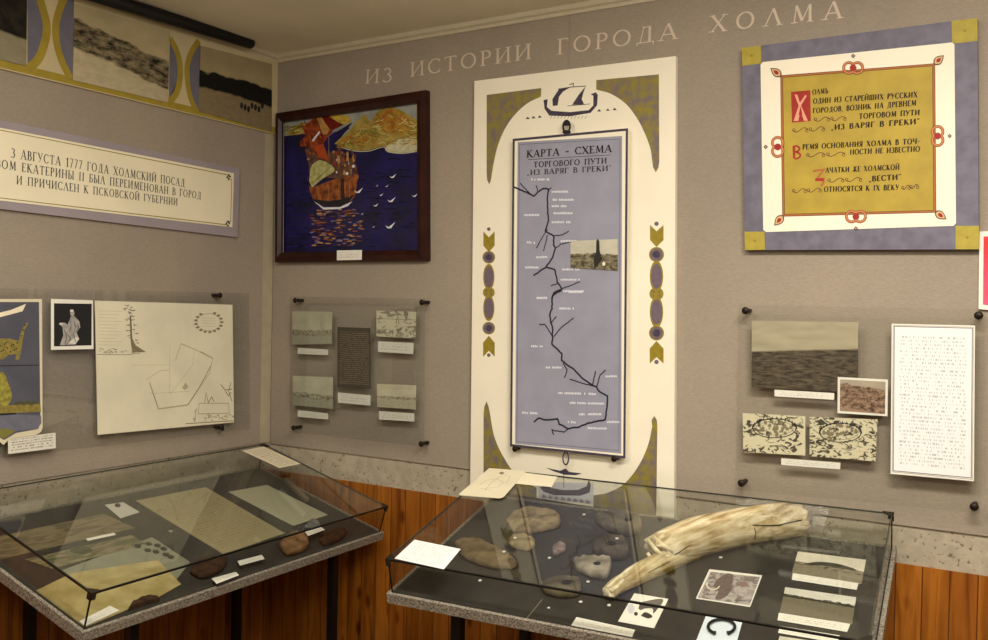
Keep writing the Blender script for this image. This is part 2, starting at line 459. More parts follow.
def fabric(name, c):
    m = bpy.data.materials.new(name); m.use_nodes = True
    nt, N, L, P = nodes_of(m); P.inputs['Roughness'].default_value = .85; P.inputs['Specular IOR Level'].default_value = .1
    tc = N.new('ShaderNodeTexCoord')
    n1 = N.new('ShaderNodeTexNoise'); n1.inputs['Scale'].default_value = 1.6; n1.inputs['Detail'].default_value = 4
    mp = N.new('ShaderNodeMapping'); mp.inputs['Scale'].default_value = (40, 40, 240)
    n2 = N.new('ShaderNodeTexNoise'); n2.inputs['Scale'].default_value = 2; n2.inputs['Detail'].default_value = 4
    L.new(tc.outputs['Object'], n1.inputs['Vector']); L.new(tc.outputs['Object'], mp.inputs[0]); L.new(mp.outputs[0], n2.inputs['Vector'])
    a = lin(c)
    c1 = ramp(N, L, n2.outputs['Fac'], [(.3, tuple(x*.88 for x in a[:3])+(1,)), (.7, tuple(x*1.1 for x in a[:3])+(1,))])
    c2 = ramp(N, L, n1.outputs['Fac'], [(.35, (.9, .9, .9, 1)), (.65, (1.05, 1.03, 1.0, 1))])
    mx = N.new('ShaderNodeMix'); mx.data_type = 'RGBA'; mx.blend_type = 'MULTIPLY'; mx.inputs[0].default_value = 1
    L.new(c1, mx.inputs[6]); L.new(c2, mx.inputs[7]); L.new(mx.outputs[2], P.inputs['Base Color'])
    b = N.new('ShaderNodeBump'); b.inputs['Strength'].default_value = .15; b.inputs['Distance'].default_value = .004
    L.new(n2.outputs['Fac'], b.inputs['Height']); L.new(b.outputs['Normal'], P.inputs['Normal'])
    return m
M['fabric'] = fabric('taupe_wall_fabric', (161, 149, 133))

def plaster(name, c):
    m = bpy.data.materials.new(name); m.use_nodes = True
    nt, N, L, P = nodes_of(m); P.inputs['Roughness'].default_value = .9; P.inputs['Specular IOR Level'].default_value = .1
    tc = N.new('ShaderNodeTexCoord')
    n1 = N.new('ShaderNodeTexNoise'); n1.inputs['Scale'].default_value = 62; n1.inputs['Detail'].default_value = 6
    n1.inputs['Scale'].default_value = 26
    n2 = N.new('ShaderNodeTexNoise'); n2.inputs['Scale'].default_value = 75; n2.inputs['Detail'].default_value = 3; n2.inputs['Roughness'].default_value = .4
    for n in (n1, n2): L.new(tc.outputs['Object'], n.inputs['Vector'])
    a = lin(c)
    c1 = ramp(N, L, n1.outputs['Fac'], [(.3, tuple(x*.86 for x in a[:3])+(1,)), (.7, tuple(x*1.08 for x in a[:3])+(1,))])
    pit = ramp(N, L, n2.outputs['Fac'], [(.29, (.45, .42, .36, 1)), (.365, (1, 1, 1, 1))])
    mx = N.new('ShaderNodeMix'); mx.data_type = 'RGBA'; mx.blend_type = 'MULTIPLY'; mx.inputs[0].default_value = 1
    L.new(c1, mx.inputs[6]); L.new(pit, mx.inputs[7]); L.new(mx.outputs[2], P.inputs['Base Color'])
    b = N.new('ShaderNodeBump'); b.inputs['Strength'].default_value = .35; b.inputs['Distance'].default_value = .006
    L.new(n2.outputs['Fac'], b.inputs['Height']); L.new(b.outputs['Normal'], P.inputs['Normal'])
    return m
M['plaster'] = plaster('rough_plaster', (178, 166, 144))

def wood_planks(name, axis):
    m = bpy.data.materials.new(name); m.use_nodes = True
    nt, N, L, P = nodes_of(m); P.inputs['Roughness'].default_value = .38; P.inputs['Specular IOR Level'].default_value = .4
    tc = N.new('ShaderNodeTexCoord'); sp = N.new('ShaderNodeSeparateXYZ'); L.new(tc.outputs['Object'], sp.inputs[0])
    along = sp.outputs[axis]
    k = math_node(N, L, 'MULTIPLY', along, 1/.078)
    fl = math_node(N, L, 'FLOOR', k); fr = math_node(N, L, 'FRACT', k)
    wn = N.new('ShaderNodeTexWhiteNoise'); wn.noise_dimensions = '1D'; L.new(fl, wn.inputs['W'])
    cx = N.new('ShaderNodeCombineXYZ')
    L.new(math_node(N, L, 'MULTIPLY', along, 26.0), cx.inputs[0])
    L.new(math_node(N, L, 'MULTIPLY', wn.outputs['Value'], 40.0), cx.inputs[1])
    L.new(math_node(N, L, 'MULTIPLY', sp.outputs['Z'], 2.2), cx.inputs[2])
    n1 = N.new('ShaderNodeTexNoise'); n1.inputs['Scale'].default_value = 1.0; n1.inputs['Detail'].default_value = 5; n1.inputs['Distortion'].default_value = .8
    L.new(cx.outputs[0], n1.inputs['Vector'])
    base = ramp(N, L, n1.outputs['Fac'], [(.26, (94, 46, 8)), (.44, (146, 84, 20)), (.6, (174, 106, 32)), (.76, (126, 68, 16))])
    tone = ramp(N, L, wn.outputs['Value'], [(0, (.78, .72, .66, 1)), (1, (1.08, 1.08, 1.05, 1))])
    mx = N.new('ShaderNodeMix'); mx.data_type = 'RGBA'; mx.blend_type = 'MULTIPLY'; mx.inputs[0].default_value = 1
    L.new(base, mx.inputs[6]); L.new(tone, mx.inputs[7])
    # knots
    c2 = N.new('ShaderNodeCombineXYZ')
    L.new(math_node(N, L, 'MULTIPLY', along, 11.0), c2.inputs[0]); L.new(math_node(N, L, 'MULTIPLY', sp.outputs['Z'], 5.0), c2.inputs[2])
    v = N.new('ShaderNodeTexVoronoi'); v.inputs['Scale'].default_value = 1.0; L.new(c2.outputs[0], v.inputs['Vector'])
    kn = ramp(N, L, v.outputs['Distance'], [(.05, (.18, .1, .06, 1)), (.13, (.55, .42, .3, 1)), (.2, (1, 1, 1, 1))])
    m2 = N.new('ShaderNodeMix'); m2.data_type = 'RGBA'; m2.blend_type = 'MULTIPLY'; m2.inputs[0].default_value = .85
    L.new(mx.outputs[2], m2.inputs[6]); L.new(kn, m2.inputs[7])
    g = math_node(N, L, 'LESS_THAN', fr, .045)
    L.new(mix_node(N, L, g, m2.outputs[2], lin((88, 46, 14))), P.inputs['Base Color'])
    b = N.new('ShaderNodeBump'); b.inputs['Strength'].default_value = .6; b.inputs['Distance'].default_value = .004; b.invert = True
    L.new(g, b.inputs['Height']); L.new(b.outputs['Normal'], P.inputs['Normal'])
    return m
M['woodx'] = wood_planks('pine_planks_back', 0)
M['woody'] = wood_planks('pine_planks_left', 1)
M['ceil'] = mat('ceiling_paint', (236, 228, 206), .9, var=.05, scale=2.5, spec=.1)
M['floor'] = mat('floor_boards', (104, 84, 62), .5, var=.2, scale=5)
M['cornice'] = mat('cornice_paint', (200, 188, 160), .8, var=.03)
M['wallpaint'] = mat('wall_paint', (170, 156, 134), .9, var=.03, scale=3)

# ------------------------------------------------------------------ the room
RX, RY, RH = 5.2, -6.0, 2.812
ZW, ZF, ZT = .85, .974, 2.778
def sbox(name, x0, x1, y0, y1, z0, z1, m):
    b = MB(); b.box((x0, y0, z0), (x1-x0, 0, 0), (0, y1-y0, 0), (0, 0, z1-z0), m)
    o = b.build(name); return structure(o)
sbox('floor', -.2, RX+.2, RY-.2, .2, -.1, 0, M['floor'])
sbox('ceiling', -.2, RX+.2, RY-.2, .2, RH, RH+.1, M['ceil'])
sbox('wall_back', -.2, RX+.2, 0, .2, 0, RH, M['plaster'])
sbox('wall_left', -.2, 0, RY, 0, 0, RH, M['plaster'])
sbox('wall_right', RX, RX+.2, RY, 0, 0, RH, M['wallpaint'])
sbox('wall_front', 0, RX, RY-.2, RY, 0, RH, M['wallpaint'])
def wains(name, x0, x1, y0, y1, m):
    o = sbox(name, x0, x1, y0, y1, 0, ZW, m)
    return o
wains('trim_1', 0.0, RX, -.006, 0, M['woodx'])
wains('trim_2', 0, .006, RY, -.006, M['woody'])
sbox('trim_3', .004, RX, -.008, 0, ZF, ZT, M['fabric'])       # fabric covered panels on the back wall
sbox('trim_8', 0, .007, -.077, -.0125, .983, 2.45, mat('corner_strip', (178, 166, 138), .85, var=.05, scale=14))
sbox('trim_4', 0, .008, RY, -.078, .983, 2.45, M['fabric'])   # fabric covered panels on the left wall
def cornice(name, side):
    prof = [(0, 0), (.014, 0), (.016, .012), (.026, .018), (.03, .034), (0, .034)]
    b = MB(); V = []
    L_ = RX if side == 'back' else -RY
    for t in (0, L_):
        for d, z in prof:
            V.append((t, -d, ZT+z) if side == 'back' else (d, -t, ZT+z))
    n = len(prof); F = [[i, (i+1) % n, n+(i+1) % n, n+i] for i in range(n)]+[list(range(n)), [n+i for i in range(n)][::-1]]
    b.fixn = True
    b.mesh(V, F, M['cornice']); structure(b.build(name))
cornice('trim_5', 'back'); cornice('trim_6', 'left')
# thin seam laths between the fabric widths of the back wall
BACK = Plane((0, -.008, 0), (0, -1, 0), (0, 0, 1))
LEFT = Plane((.008, 0, 0), (1, 0, 0), (0, 0, 1))
b = MB(); b.box((1.545, -.0095, ZF), (.006, 0, 0), (0, .002, 0), (0, 0, ZT-ZF), M['fabric']); structure(b.build('trim_7'))

# black rod along the ceiling above the frieze
PT = Plane((.075, 0, 0), (1, 0, 0), (0, 0, 1))
p0 = PT.at(253, 44); p1 = PT.at(120, 3)
d = (p1-p0)/np.linalg.norm(p1-p0)
b = MB(); pts = [p0]+[p0+d*t for t in (.004, .012, .022)]+[p1+d*.9]
b.tube(pts, [.008, .018, .024, .026, .026], M['blacklac'], 18)
tag(b.build('ceiling_rod'), 'black round-ended rod running along the ceiling above the frieze of old photographs', 'rod')

# ------------------------------------------------------------------ wall inscription
root = thing('wall_inscription', 'large pale serif lettering ИЗ ИСТОРИИ ГОРОДА ХОЛМА across the top of the back wall', 'inscription', (1.9, -.009, 2.5))
M['title'] = mat('pale_letter_paint', (214, 196, 174), .7, var=.04)
M['wordline'] = mat('faint_line', (160, 146, 130), .8)
def put(mb): mb.build('letter', root)
for s, a, c, hp in (('ИЗ', (365, 83.6), (391.5, 81.7), 13.8), ('ИСТОРИИ', (410.2, 76.9), (531, 58.6), 14.8), ('ГОРОДА', (557.5, 54.6), (677, 38.7), 16), ('ХОЛМА', (710, 32.4), (842, 18.0), 17)):
    text(MB(), BACK, s, a, c, hp, M['title'], .0015, 1.05, True, .22 if s != 'ХОЛМА' else .45, each=put)

# ------------------------------------------------------------------ frieze
FR = Plane((.008, 0, 0), (1, 0, 0), (0, 0, 1))
yb = FR.at(200, 110)[2]
fz0 = FR.at(135, 101, .006)[2]
root = thing('frieze_board', 'painted frieze board with blue lenses and yellow arcs along the top of left wall', 'frieze', (.0005, -1.6, fz0))
b = MB(); b.box((.0005, RY+.02, fz0), (.0175, 0, 0), (0, -RY-.03, 0), (0, 0, ZT-fz0), M['cream_f'] if 'cream_f' in M else mat('frieze_cream', (204, 188, 146), .7, var=.06, scale=6))
b.build('board', root)
FP = Plane((.018, 0, 0), (1, 0, 0), (0, 0, 1))
yel = mat('frieze_yellow', (164, 142, 50), .6, var=.08, scale=18)
blu = mat('frieze_blue_grey', (110, 108, 119), .6, var=.06, scale=18)
j = Z(0, 0, 5.82); jj = Z(140, 10, 4.92)
b = MB()
b.box((.0172, RY+.03, fz0+.004), (.0014, 0, 0), (0, -RY-.05, 0), (0, 0, .028), yel)
b.build('yellow_border', root)
def arc(pts, name, col, wpx, h):
    b = MB(); b.ribbon(FP, pts, wpx, h, col); b.build(name, root)
def smooth(pts, n=5):
    P = [np.array(p, float) for p in pts]; P = [2*P[0]-P[1]]+P+[2*P[-1]-P[-2]]; out = []
    for i in range(1, len(P)-2):
        for k in range(n):
            t = k/n
            out.append(tuple(.5*(2*P[i]+(P[i+1]-P[i-1])*t+(2*P[i-1]-5*P[i]+4*P[i+1]-P[i+2])*t*t+(3*P[i]-P[i-1]-3*P[i+1]+P[i+2])*t**3)))
    out.append(tuple(P[-2])); return out
a1 = smooth(j((215, -60), (252, 60), (272, 150), (262, 240), (222, 345), (150, 410)))
a2 = smooth(j((385, -40), (345, 60), (325, 150), (330, 250), (362, 360), (412, 462)))
a3 = smooth(jj((150, 140), (180, 200), (197, 270), (196, 340), (178, 410), (135, 465)))
a4 = smooth(jj((290, 150), (252, 210), (232, 280), (234, 350), (248, 430), (282, 510)))
for pts, edge, up_ in ((a1, j((160, -90), (160, 395)), 0), (a2, j((432, -40), (428, 470)), 1), (a3, jj((147, 110), (142, 465)), 0), (a4, jj((297, 160), (290, 505)), 1)):
    b = MB(); b.poly(FP, list(pts)+[edge[1], edge[0]], .0006, blu); b.build('blue_lens', root)
for pts, wp in ((a1, 8.5), (a2, 7.5), (a3, 6.5), (a4, 6)): arc(pts, 'yellow_arc', yel, wp, .0012)
def wallphoto(name, label, pl, quad, m, h0=0, h1=.002, cat='photograph', group=None, side=None, extra=None):
    b = MB(); b.slab(pl, quad, h0, h1, m, side)
    if extra: extra(b)
    return tag(b.build(name), label, cat, group)
GRP = 'old photographs on the frieze'
wallphoto('photograph', 'old photograph of dark trees above a pale shore, at left end of the frieze', FP, [(-62, -45), (27.3, -12), (26.3, 66), (-62, 44)],
          photo_mat('ph_trees', (150, 140, 112), (5, 5, 4), (44, 40, 32), .99, -.1, .08, 6, 5, (150, 140, 112), .42, 1.0), .0014, .004, group=GRP)
wallphoto('photograph', 'old photograph of a wooded river bank with pale water, in middle of the frieze', FP, [(74.2, 3.2), (169.6, 31.3), (168.2, 102.6), (73, 80)],
          photo_mat('ph_bank', (190, 174, 134), (5, 5, 4), (150, 136, 104), .80, -.25, .22, 5, 9, (196, 182, 146), .42, 3.0, 1.6), .0014, .004, group=GRP)
wallphoto('photograph', 'old photograph of a black tree line above river water, in corner end of the frieze', FP, [(200.6, 45.6), (272.0, 64), (271.8, 131.4), (199, 111.6)],
          photo_mat('ph_line', (172, 156, 116), (6, 7, 7), (20, 22, 22), .62, -.02, .14, 7, 14, (140, 124, 92), .36, 5.0), .0014, .004, group=GRP,
          extra=lambda b: [b.disc(FP, Z1(jj, 500+i*17, 470+(i % 3)*9), 1.6, 3.4, .0048, M['ink'], 8) for i in range(7)])

# ------------------------------------------------------------------ plaque of 1777 on the left wall
LW = Plane((.008, 0, 0), (1, 0, 0), (0, 0, 1))
root = thing('wall_plaque', 'long cream plaque with grey border and black lettering about 1777 on the left wall', 'plaque', LW.at(97, 190))
b = MB(); b.slab(LW, [(-78, 104.2), (239.8, 168.5), (237.7, 237.3), (-78, 199.5)], 0, .014, M['greylav']); b.build('board', root)
b = MB(); b.slab(LW, [(-70, 114), (233.9, 173.2), (232.4, 227.2), (-70, 192.4)], .014, .0155, M['cream']); b.build('field', root)
b = MB()
pl2 = LW
b.ribbon(pl2, [(-66, 117), (228.4, 175), (228.4, 178.5), (231.8, 179.5), (230.7, 221.4), (227, 221.5), (226.8, 224.8), (-66, 190)], .8, .0159, M['olivesolid'], True)
for cx, cy in ((228.8, 177.2), (228, 223.6)):
    for dx, dy in ((-1.6, 0), (1.2, -.6), (0, 2.0), (0, -2.0)): b.disc(pl2, (cx+dx, cy+dy), .9, 1.1, .0162, M['ink'], 8)
b.build('border_line', root)
b = MB()
h_ = .0162
text(b, pl2, '3 АВГУСТА 1777 ГОДА ХОЛМСКИЙ ПОСАД', (11.2, 157.4), (184.6, 187), 8.6, M['ink'], h_, 1.0)
text(b, pl2, 'УКАЗОМ ЕКАТЕРИНЫ II БЫЛ ПЕРЕИМЕНОВАН В ГОРОД', (-24, 164.5), (201, 199.4), 8.2, M['ink'], h_, 1.0)
text(b, pl2, 'И ПРИЧИСЛЕН К ПСКОВСКОЙ ГУБЕРНИИ', (16.5, 184), (177.4, 205.6), 7.8, M['ink'], h_, 1.0)
b.build('lettering', root)

# ------------------------------------------------------------------ standoff mounted glass panels
M['pane'] = glass_mat('grey_pane_glass', (.855, .87, .86, 1), .8)
M['paneclear'] = glass_mat('clear_pane_glass', (.955, .965, .95, 1), .8)
def glass_panel(label, pl, quad, pins, d, mpane, off=True):
    P = pl.at(*quad[0], d)
    root = thing('glass_panel', label, 'glass panel', pl.at(sum(q[0] for q in quad)/4, sum(q[1] for q in quad)/4, 0))
    b = MB(); b.slab(pl, quad, d-.002, d+.002, mpane); b.build('glass_pane', root)
    for u, v in pins:
        b = MB(); c = pl.at(u, v, d+.004); n = pl.n
        b.tube([c-n*(d+.004), c-n*.004, c+n*.002, c+n*.006], [.008, .008, .013, .010], M['standoff'], 12, up=(0, 0, 1) if abs(n[2]) < .9 else (1, 0, 0))
        b.build('standoff', root)
    return root
z5 = Z(260, 280, 3.05)
D1 = .045
glass_panel('small glass panel on four dark pins holding faint sketches, below the painting of a ship', BACK, z5((92, 50), (502, 57), (499, 508), (90, 463)), z5((108, 62), (494, 68), (492, 500), (103, 451)), D1, M['pane'])
def onpane(name, label, quad, m, d, cat, pl=BACK, group=None, extra=None, dh=.0015, front=False, side=None):
    h1 = d-.0023 if not front else d+.0023+dh
    b = MB(); b.slab(pl, quad, h1-dh, h1, m, side)
    if extra: extra(b, h1+.0002)
    return tag(b.build(name), label, cat, group)
gS = 'sketches on the small glass panel'
onpane('sketch', 'pale drawing of a low shore with masts, top left on the small glass panel', z5((98, 95), (220, 97), (219, 195), (100, 197)), photo_mat('sk1', (200, 194, 168), (100, 94, 78), (190, 182, 154), .44, -.02, .1, 8, 20, (172, 168, 146), .26, 2.), D1, 'drawing', group=gS,
       extra=lambda b, h: [b.ribbon(BACK, z5((185, 125), (188, 155)), .5, h, M['greyink']), b.ribbon(BACK, z5((192, 120), (194, 155)), .4, h, M['greyink'])])
onpane('sketch', 'pale drawing of a curving river with bushes, bottom left on the small glass panel', z5((100, 292), (222, 297), (222, 393), (100, 382)), photo_mat('sk2', (206, 200, 174), (94, 88, 72), (190, 184, 156), .44, -.05, .2, 5, 12, (168, 166, 142), .28, 4.), D1, 'drawing', group=gS)
onpane('sketch', 'pen sketch of buildings on a mound, top right on the small glass panel', z5((355, 93), (476, 97), (475, 178), (355, 172)), sketch_mat('sk3', (214, 206, 178), (140, 132, 112), 4.5, .40, .47, 3.), D1, 'drawing', group=gS,
       extra=lambda b, h: [b.ribbon(BACK, z5((368, 118), (472, 122)), .5, h, M['greyink']), b.ribbon(BACK, z5((415, 135), (420, 105), (424, 135)), .9, h, M['greyink'])])
onpane('sketch', 'pale drawing of a distant village on the horizon, bottom right on the small glass panel', z5((357, 317), (476, 321), (475, 395), (357, 387)), photo_mat('sk4', (222, 214, 184), (110, 100, 80), (206, 198, 168), .47, 0., .16, 9, 14, (198, 190, 160), .36, 6.), D1, 'drawing', group=gS)
onpane('text_plate', 'dark plate of dense tiny text in middle of the small glass panel', z5((236, 143), (336, 147), (337, 333), (236, 327)), lines_mat('darkplate', (60, 50, 40), (124, 106, 84), 30, .04, .55, 2.), D1, 'plate')
capm = lines_mat('caption_lines', (236, 232, 218), (204, 198, 184), 4, .08, .5, 1.0, .2)
gC = 'captions on the small glass panel'
for lb, q in (('white caption strip under the drawing of a low shore', ((115, 207), (207, 212), (207, 229), (115, 225))),
              ('white caption strip under the drawing of a curving river', ((115, 397), (207, 407), (207, 425), (115, 417))),
              ('white caption card under the pen sketch of buildings', ((360, 187), (468, 192), (467, 226), (360, 219))),
              ('white caption strip under the drawing of a distant village', ((363, 400), (470, 407), (470, 432), (363, 425))),
              ('white caption card under the dark text plate on the small glass panel', ((237, 343), (337, 352), (336, 383), (238, 374)))):
    onpane('caption_card', lb, z5(q), capm, D1, 'caption', group=gC)

# right glass panel
zr = Z(720, 290, 2.667); zq = Z(740, 310, 3.765)
D2 = .05
glass_panel('large clear glass panel on four dark pins holding prints, below the gold board', BACK, zr((50, 40), (708, 52), (696, 596), (40, 532)), zr((68, 55), (690, 68), (678, 578), (57, 515)), D2, M['paneclear'])
gP = 'prints on the right glass panel'
onpane('photograph', 'large brown photograph of a bare sloping hill on the right glass panel', zq((45, 40), (445, 46), (444, 312), (43, 290)), photo_mat('hill', (186, 174, 146), (44, 38, 30), (110, 98, 78), .52, .09, .03, 4, 10, None, 0, 2., 3.0), D2-.002, 'photograph', group=gP)
onpane('photograph', 'small red-brown picture of a walled hill town with white rim on the right glass panel', zq((368, 252), (557, 262), (555, 400), (367, 388)), M['paper'], D2, 'photograph', group=gP,
       extra=lambda b, h: b.poly(BACK, zq((377, 261), (548, 270), (546, 392), (376, 380)), h, photo_mat('burg', (186, 172, 150), (62, 36, 24), (176, 146, 120), .86, -.12, .28, 5, 9, (168, 140, 116), .10, 8.), [(0, 1), (1, 1), (1, 0), (0, 0)]))
def engr(seed, cx, cy, rx, ry, z):
    def f(b, h):
        b.ring(BACK, Z1(z, cx, cy), rx/3.765, ry/3.765, .9, h, M['ink'], 26)
        b.ring(BACK, Z1(z, cx, cy), rx*.86/3.765, ry*.72/3.765, .5, h, M['greyink'], 26)
        R = random.Random(seed)
        for i in range(16):
            g = math.pi*(1+i/15); x, y = cx+rx*math.cos(g), cy+ry*math.sin(g)
            b.poly(BACK, z((x-5, y+3), (x, y-9), (x+5, y+3)), h, M['ink'])
        for i in range(26):
            a, r = R.random()*6.28, R.random()**.5*.8
            x, y = cx+rx*r*math.cos(a), cy+ry*r*math.sin(a)
            b.poly(BACK, z((x-6, y+5), (x-6, y-3), (x, y-9), (x+6, y-3), (x+6, y+5)), h, M['greyink'])
    return f
onpane('engraving', 'engraving of a round walled fortress, left one of the two on the glass panel', zq((10, 388), (246, 400), (246, 548), (12, 535)), sketch_mat('en1', (222, 212, 178), (70, 64, 50), 7, .40, .45, 2.), D2, 'engraving', group=gP, extra=engr(1, 130, 445, 82, 36, zq))
onpane('engraving', 'engraving of a fortress on a wooded shore, right one of the two engravings', zq((262, 402), (518, 412), (510, 570), (262, 550)), sketch_mat('en2', (218, 208, 174), (64, 60, 46), 8, .43, .48, 9.), D2, 'engraving', group=gP, extra=engr(2, 378, 462, 78, 36, zq))
onpane('caption_card', 'white caption strip under the brown photograph of a bare hill', zq((130, 300), (355, 313), (354, 338), (130, 325)), capm, D2+.002, 'caption', group='captions on the right glass panel')
onpane('caption_card', 'white caption strip under the two fortress engravings', zq((155, 558), (378, 575), (377, 600), (155, 583)), capm, D2, 'caption', group='captions on the right glass panel')
# typed sheet in front of that panel
q = zr((458, 90), (680, 95), (677, 510), (455, 490))
root = thing('text_sheet', 'tall white typed sheet with a thin frame at right of the glass panel', 'sheet', BACK.at(932, 400, D2))
b = MB(); b.slab(BACK, q, D2+.0025, D2+.006, M['paper']); b.build('sheet', root)
b = MB(); b.poly(BACK, zr((466, 98), (672, 103), (669, 500), (463, 481)), D2+.0062, lines_mat('typed', (238, 238, 234), (186, 184, 182), 40, .07, .46, 5., .05), [(0, 1), (1, 1), (1, 0), (0, 0)]); b.build('typed_text', root)
b = MB(); b.ribbon(BACK, zr((465, 97), (673, 102), (670, 501), (462, 482)), .7, D2+.0066, M['lavborder'], True); b.ribbon(BACK, zr((462, 94), (676, 99), (673, 505), (459, 485)), .4, D2+.0066, M['greyink'], True); b.build('frame_line', root)

# red poster cut by the right edge of the frame
root = thing('red_poster', 'red poster with a white margin at the right edge beside the gold board', 'poster', BACK.at(1040, 270))
b = MB(); b.slab(BACK, [(979.5, 231.5), (1120, 228), (1120, 322), (978.5, 309)], 0, .012, M['paper']); b.build('board', root)
b = MB(); b.slab(BACK, [(983.6, 236.5), (1115, 233), (1115, 316), (983, 304.6)], .012, .013, mat('poster_red', (214, 40, 34), .5, scale=3, col2=(222, 96, 130))); b.build('red_field', root)

# ------------------------------------------------------------------ left glass panel
zl = Z(0, 270, 3.368); D3 = .04
glass_panel('wide grey glass panel on left wall holding an old town plan and a painted shield', LW, [(-70, 287), (249, 293), (250.2, 429), (-70, 466)], [(219.7, 295.4), (222, 428), (-52, 294), (-52, 458)], D3, M['pane'])
def oldmap(b, h):
    k = Z(95, 295, 4.414); gi = M['greyink']; lt = mat('faded_ink', (184, 170, 134), .7)
    P = LW
    b.ribbon(P, k((225, 375), (285, 335), (330, 330)), .5, h, lt)
    b.ribbon(P, k((355, 290), (380, 215), (440, 240), (520, 280), (505, 345), (410, 485), (280, 503), (240, 385)), .7, h, lt)
    b.ribbon(P, k((410, 485), (280, 503)), 1.1, h, gi); b.ribbon(P, k((465, 250), (520, 280)), 1.0, h, gi); b.ribbon(P, k((510, 315), (460, 410), (410, 485)), .8, h, gi); b.ribbon(P, k((380, 215), (440, 240)), .8, h, gi)
    b.ribbon(P, k((240, 385), (280, 503)), .6, h, gi)
    b.ribbon(P, k((440, 240), (430, 310), (385, 370), (330, 440)), .3, h, lt); b.ribbon(P, k((330, 220), (330, 440)), .3, h, lt); b.ribbon(P, k((160, 310), (330, 308)), .3, h, lt); b.ribbon(P, k((240, 435), (420, 425)), .3, h, lt)
    b.poly(P, k((385, 410), (400, 385), (412, 405), (398, 420)), h, lt)
    # tree
    dk = mat('plan_ink', (92, 84, 66), .7); R = random.Random(5)
    b.poly(P, k((153, 90), (160, 90), (165, 190), (180, 222), (226, 252), (165, 254), (160, 225), (156, 190)), h, gi)
    b.ribbon(P, k((156, 95), (160, 150), (158, 195), (168, 228), (200, 250)), .5, h+.0003, dk)
    for x, y in ((132, 58), (142, 45), (135, 66), (152, 62), (162, 58), (168, 66), (150, 72), (158, 84), (165, 92), (150, 102), (140, 108), (168, 112), (174, 130), (152, 134), (148, 158), (174, 155), (180, 165), (184, 200), (186, 208), (152, 182)):
        for _ in range(2):
            a, c, r = R.random()*3.1, R.random()*8-4, 6+R.random()*5
            b.ribbon(P, k((x+c-r*math.cos(a), y+c-r*.6*math.sin(a)), (x+c, y+c+1.5), (x+c+r*math.cos(a), y+c+r*.6*math.sin(a))), .55, h+.0002, dk if _ else gi)
    for _ in range(26):
        x, y = 14+R.random()*150, 234+R.random()*24; b.ribbon(P, k((x, y), (x+5, y-5*R.random()), (x+12, y+3*R.random())), .4, h+.0002, dk if _ % 2 else gi)
    for _ in range(30):
        x, y = 430+R.random()*180, 528+R.random()*32; b.ribbon(P, k((x, y), (x+4, y-8*R.random()), (x+9, y+4*R.random())), .4, h+.0003, dk if _ % 2 else gi)
    b.ribbon(P, k((10, 262), (140, 264), (200, 256)), .6, h, gi)
    pass
    for i in range(11): b.ribbon(P, k((15, 70+i*15), (120-(i % 3)*14, 72+i*15)), .28, h, lt)
    # wreath
    for i in range(17):
        g = 2*math.pi*i/17
        if i not in (12, 13): b.disc(P, Z1(k, 502+58*math.cos(g), 120+44*math.sin(g)), 1.9, 1.2, h, gi, 6)
    b.ring(P, Z1(k, 502, 120), 52/4.414, 38/4.414, .4, h, gi)
    for i in range(4): b.ribbon(P, k((472, 102+i*12), (532, 103+i*12)), .28, h, lt)
    # cartouche
    b.ribbon(P, k((460, 478), (590, 478), (592, 522), (455, 525)), .5, h, gi, True)
    b.ribbon(P, k((400, 568), (610, 555)), .8, h, gi)
    for pts in (((485, 475), (490, 430), (500, 475)), ((500, 475), (515, 450), (525, 472)), ((555, 395), (575, 420), (605, 415)), ((600, 385), (590, 425), (605, 470)), ((440, 520), (448, 500), (440, 560)), ((575, 425), (590, 445), (600, 430))): b.ribbon(P, k(pts), .9, h, gi)
onpane('town_plan', 'large cream old town plan with tree vignette and wreath on the left wall', zl((320, 103), (783, 117), (788, 513), (330, 555)), mat('old_map_paper', (226, 218, 190), .7, var=.05, scale=7), D3, 'map', LW, extra=oldmap, dh=.003, front=True)
def portrait(b, h):
    g = mat('portrait_grey', (168, 162, 156), .5, var=.2, scale=60); k = Z(0, 290, 3.76); P = LW
    b.poly(P, k((203, 50), (345, 52), (344, 208), (203, 212)), h, M['ink'])
    b.disc(P, Z1(k, 272, 88), 2.2, 2.9, h+.0003, g, 12); b.disc(P, Z1(k, 270, 78), 2.0, 1.4, h+.0004, mat('portrait_pale', (220, 214, 204), .5), 9)
    b.poly(P, k((266, 100), (280, 98), (298, 118), (302, 140), (288, 160), (298, 185), (282, 205), (225, 208), (238, 170), (235, 140), (222, 128), (240, 122), (255, 130), (262, 110)), h+.0003, g)
    dg = mat('portrait_shadow', (78, 74, 72), .5)
    for pts in (((262, 112), (268, 130), (262, 160)), ((280, 118), (284, 140), (276, 165), (284, 195)), ((240, 150), (252, 170), (244, 205)), ((258, 170), (266, 185), (250, 206)), ((292, 125), (296, 145), (284, 158))): b.ribbon(P, k(pts), .7, h+.0006, dg)
    b.disc(P, Z1(k, 230, 127), 2.2, 1.1, h+.0006, mat('portrait_pale', (220, 214, 204), .5), 8)
    b.poly(P, k((255, 200), (285, 175), (298, 182), (284, 204)), h+.0005, mat('portrait_pale', (220, 214, 204), .5))
onpane('portrait_photograph', 'small black and white portrait of a seated figure in a pale robe, left wall', zl((172, 97), (313, 102), (315, 266), (172, 269)), M['paper'], D3, 'photograph', LW, extra=portrait, front=True)
k = Z(0, 290, 3.76)
root = thing('painted_shield', 'painted shield with a spotted yellow beast above a tree, at left edge of the wall', 'shield', LW.at(3, 375, D3))
out = [(-34, 299), (42, 299), (42.6, 428), (41, 432), (36, 435), (14, 438), (8, 440.5), (3.5, 445), (-1, 441), (-8, 439), (-30, 438), (-35, 434), (-36, 430)]
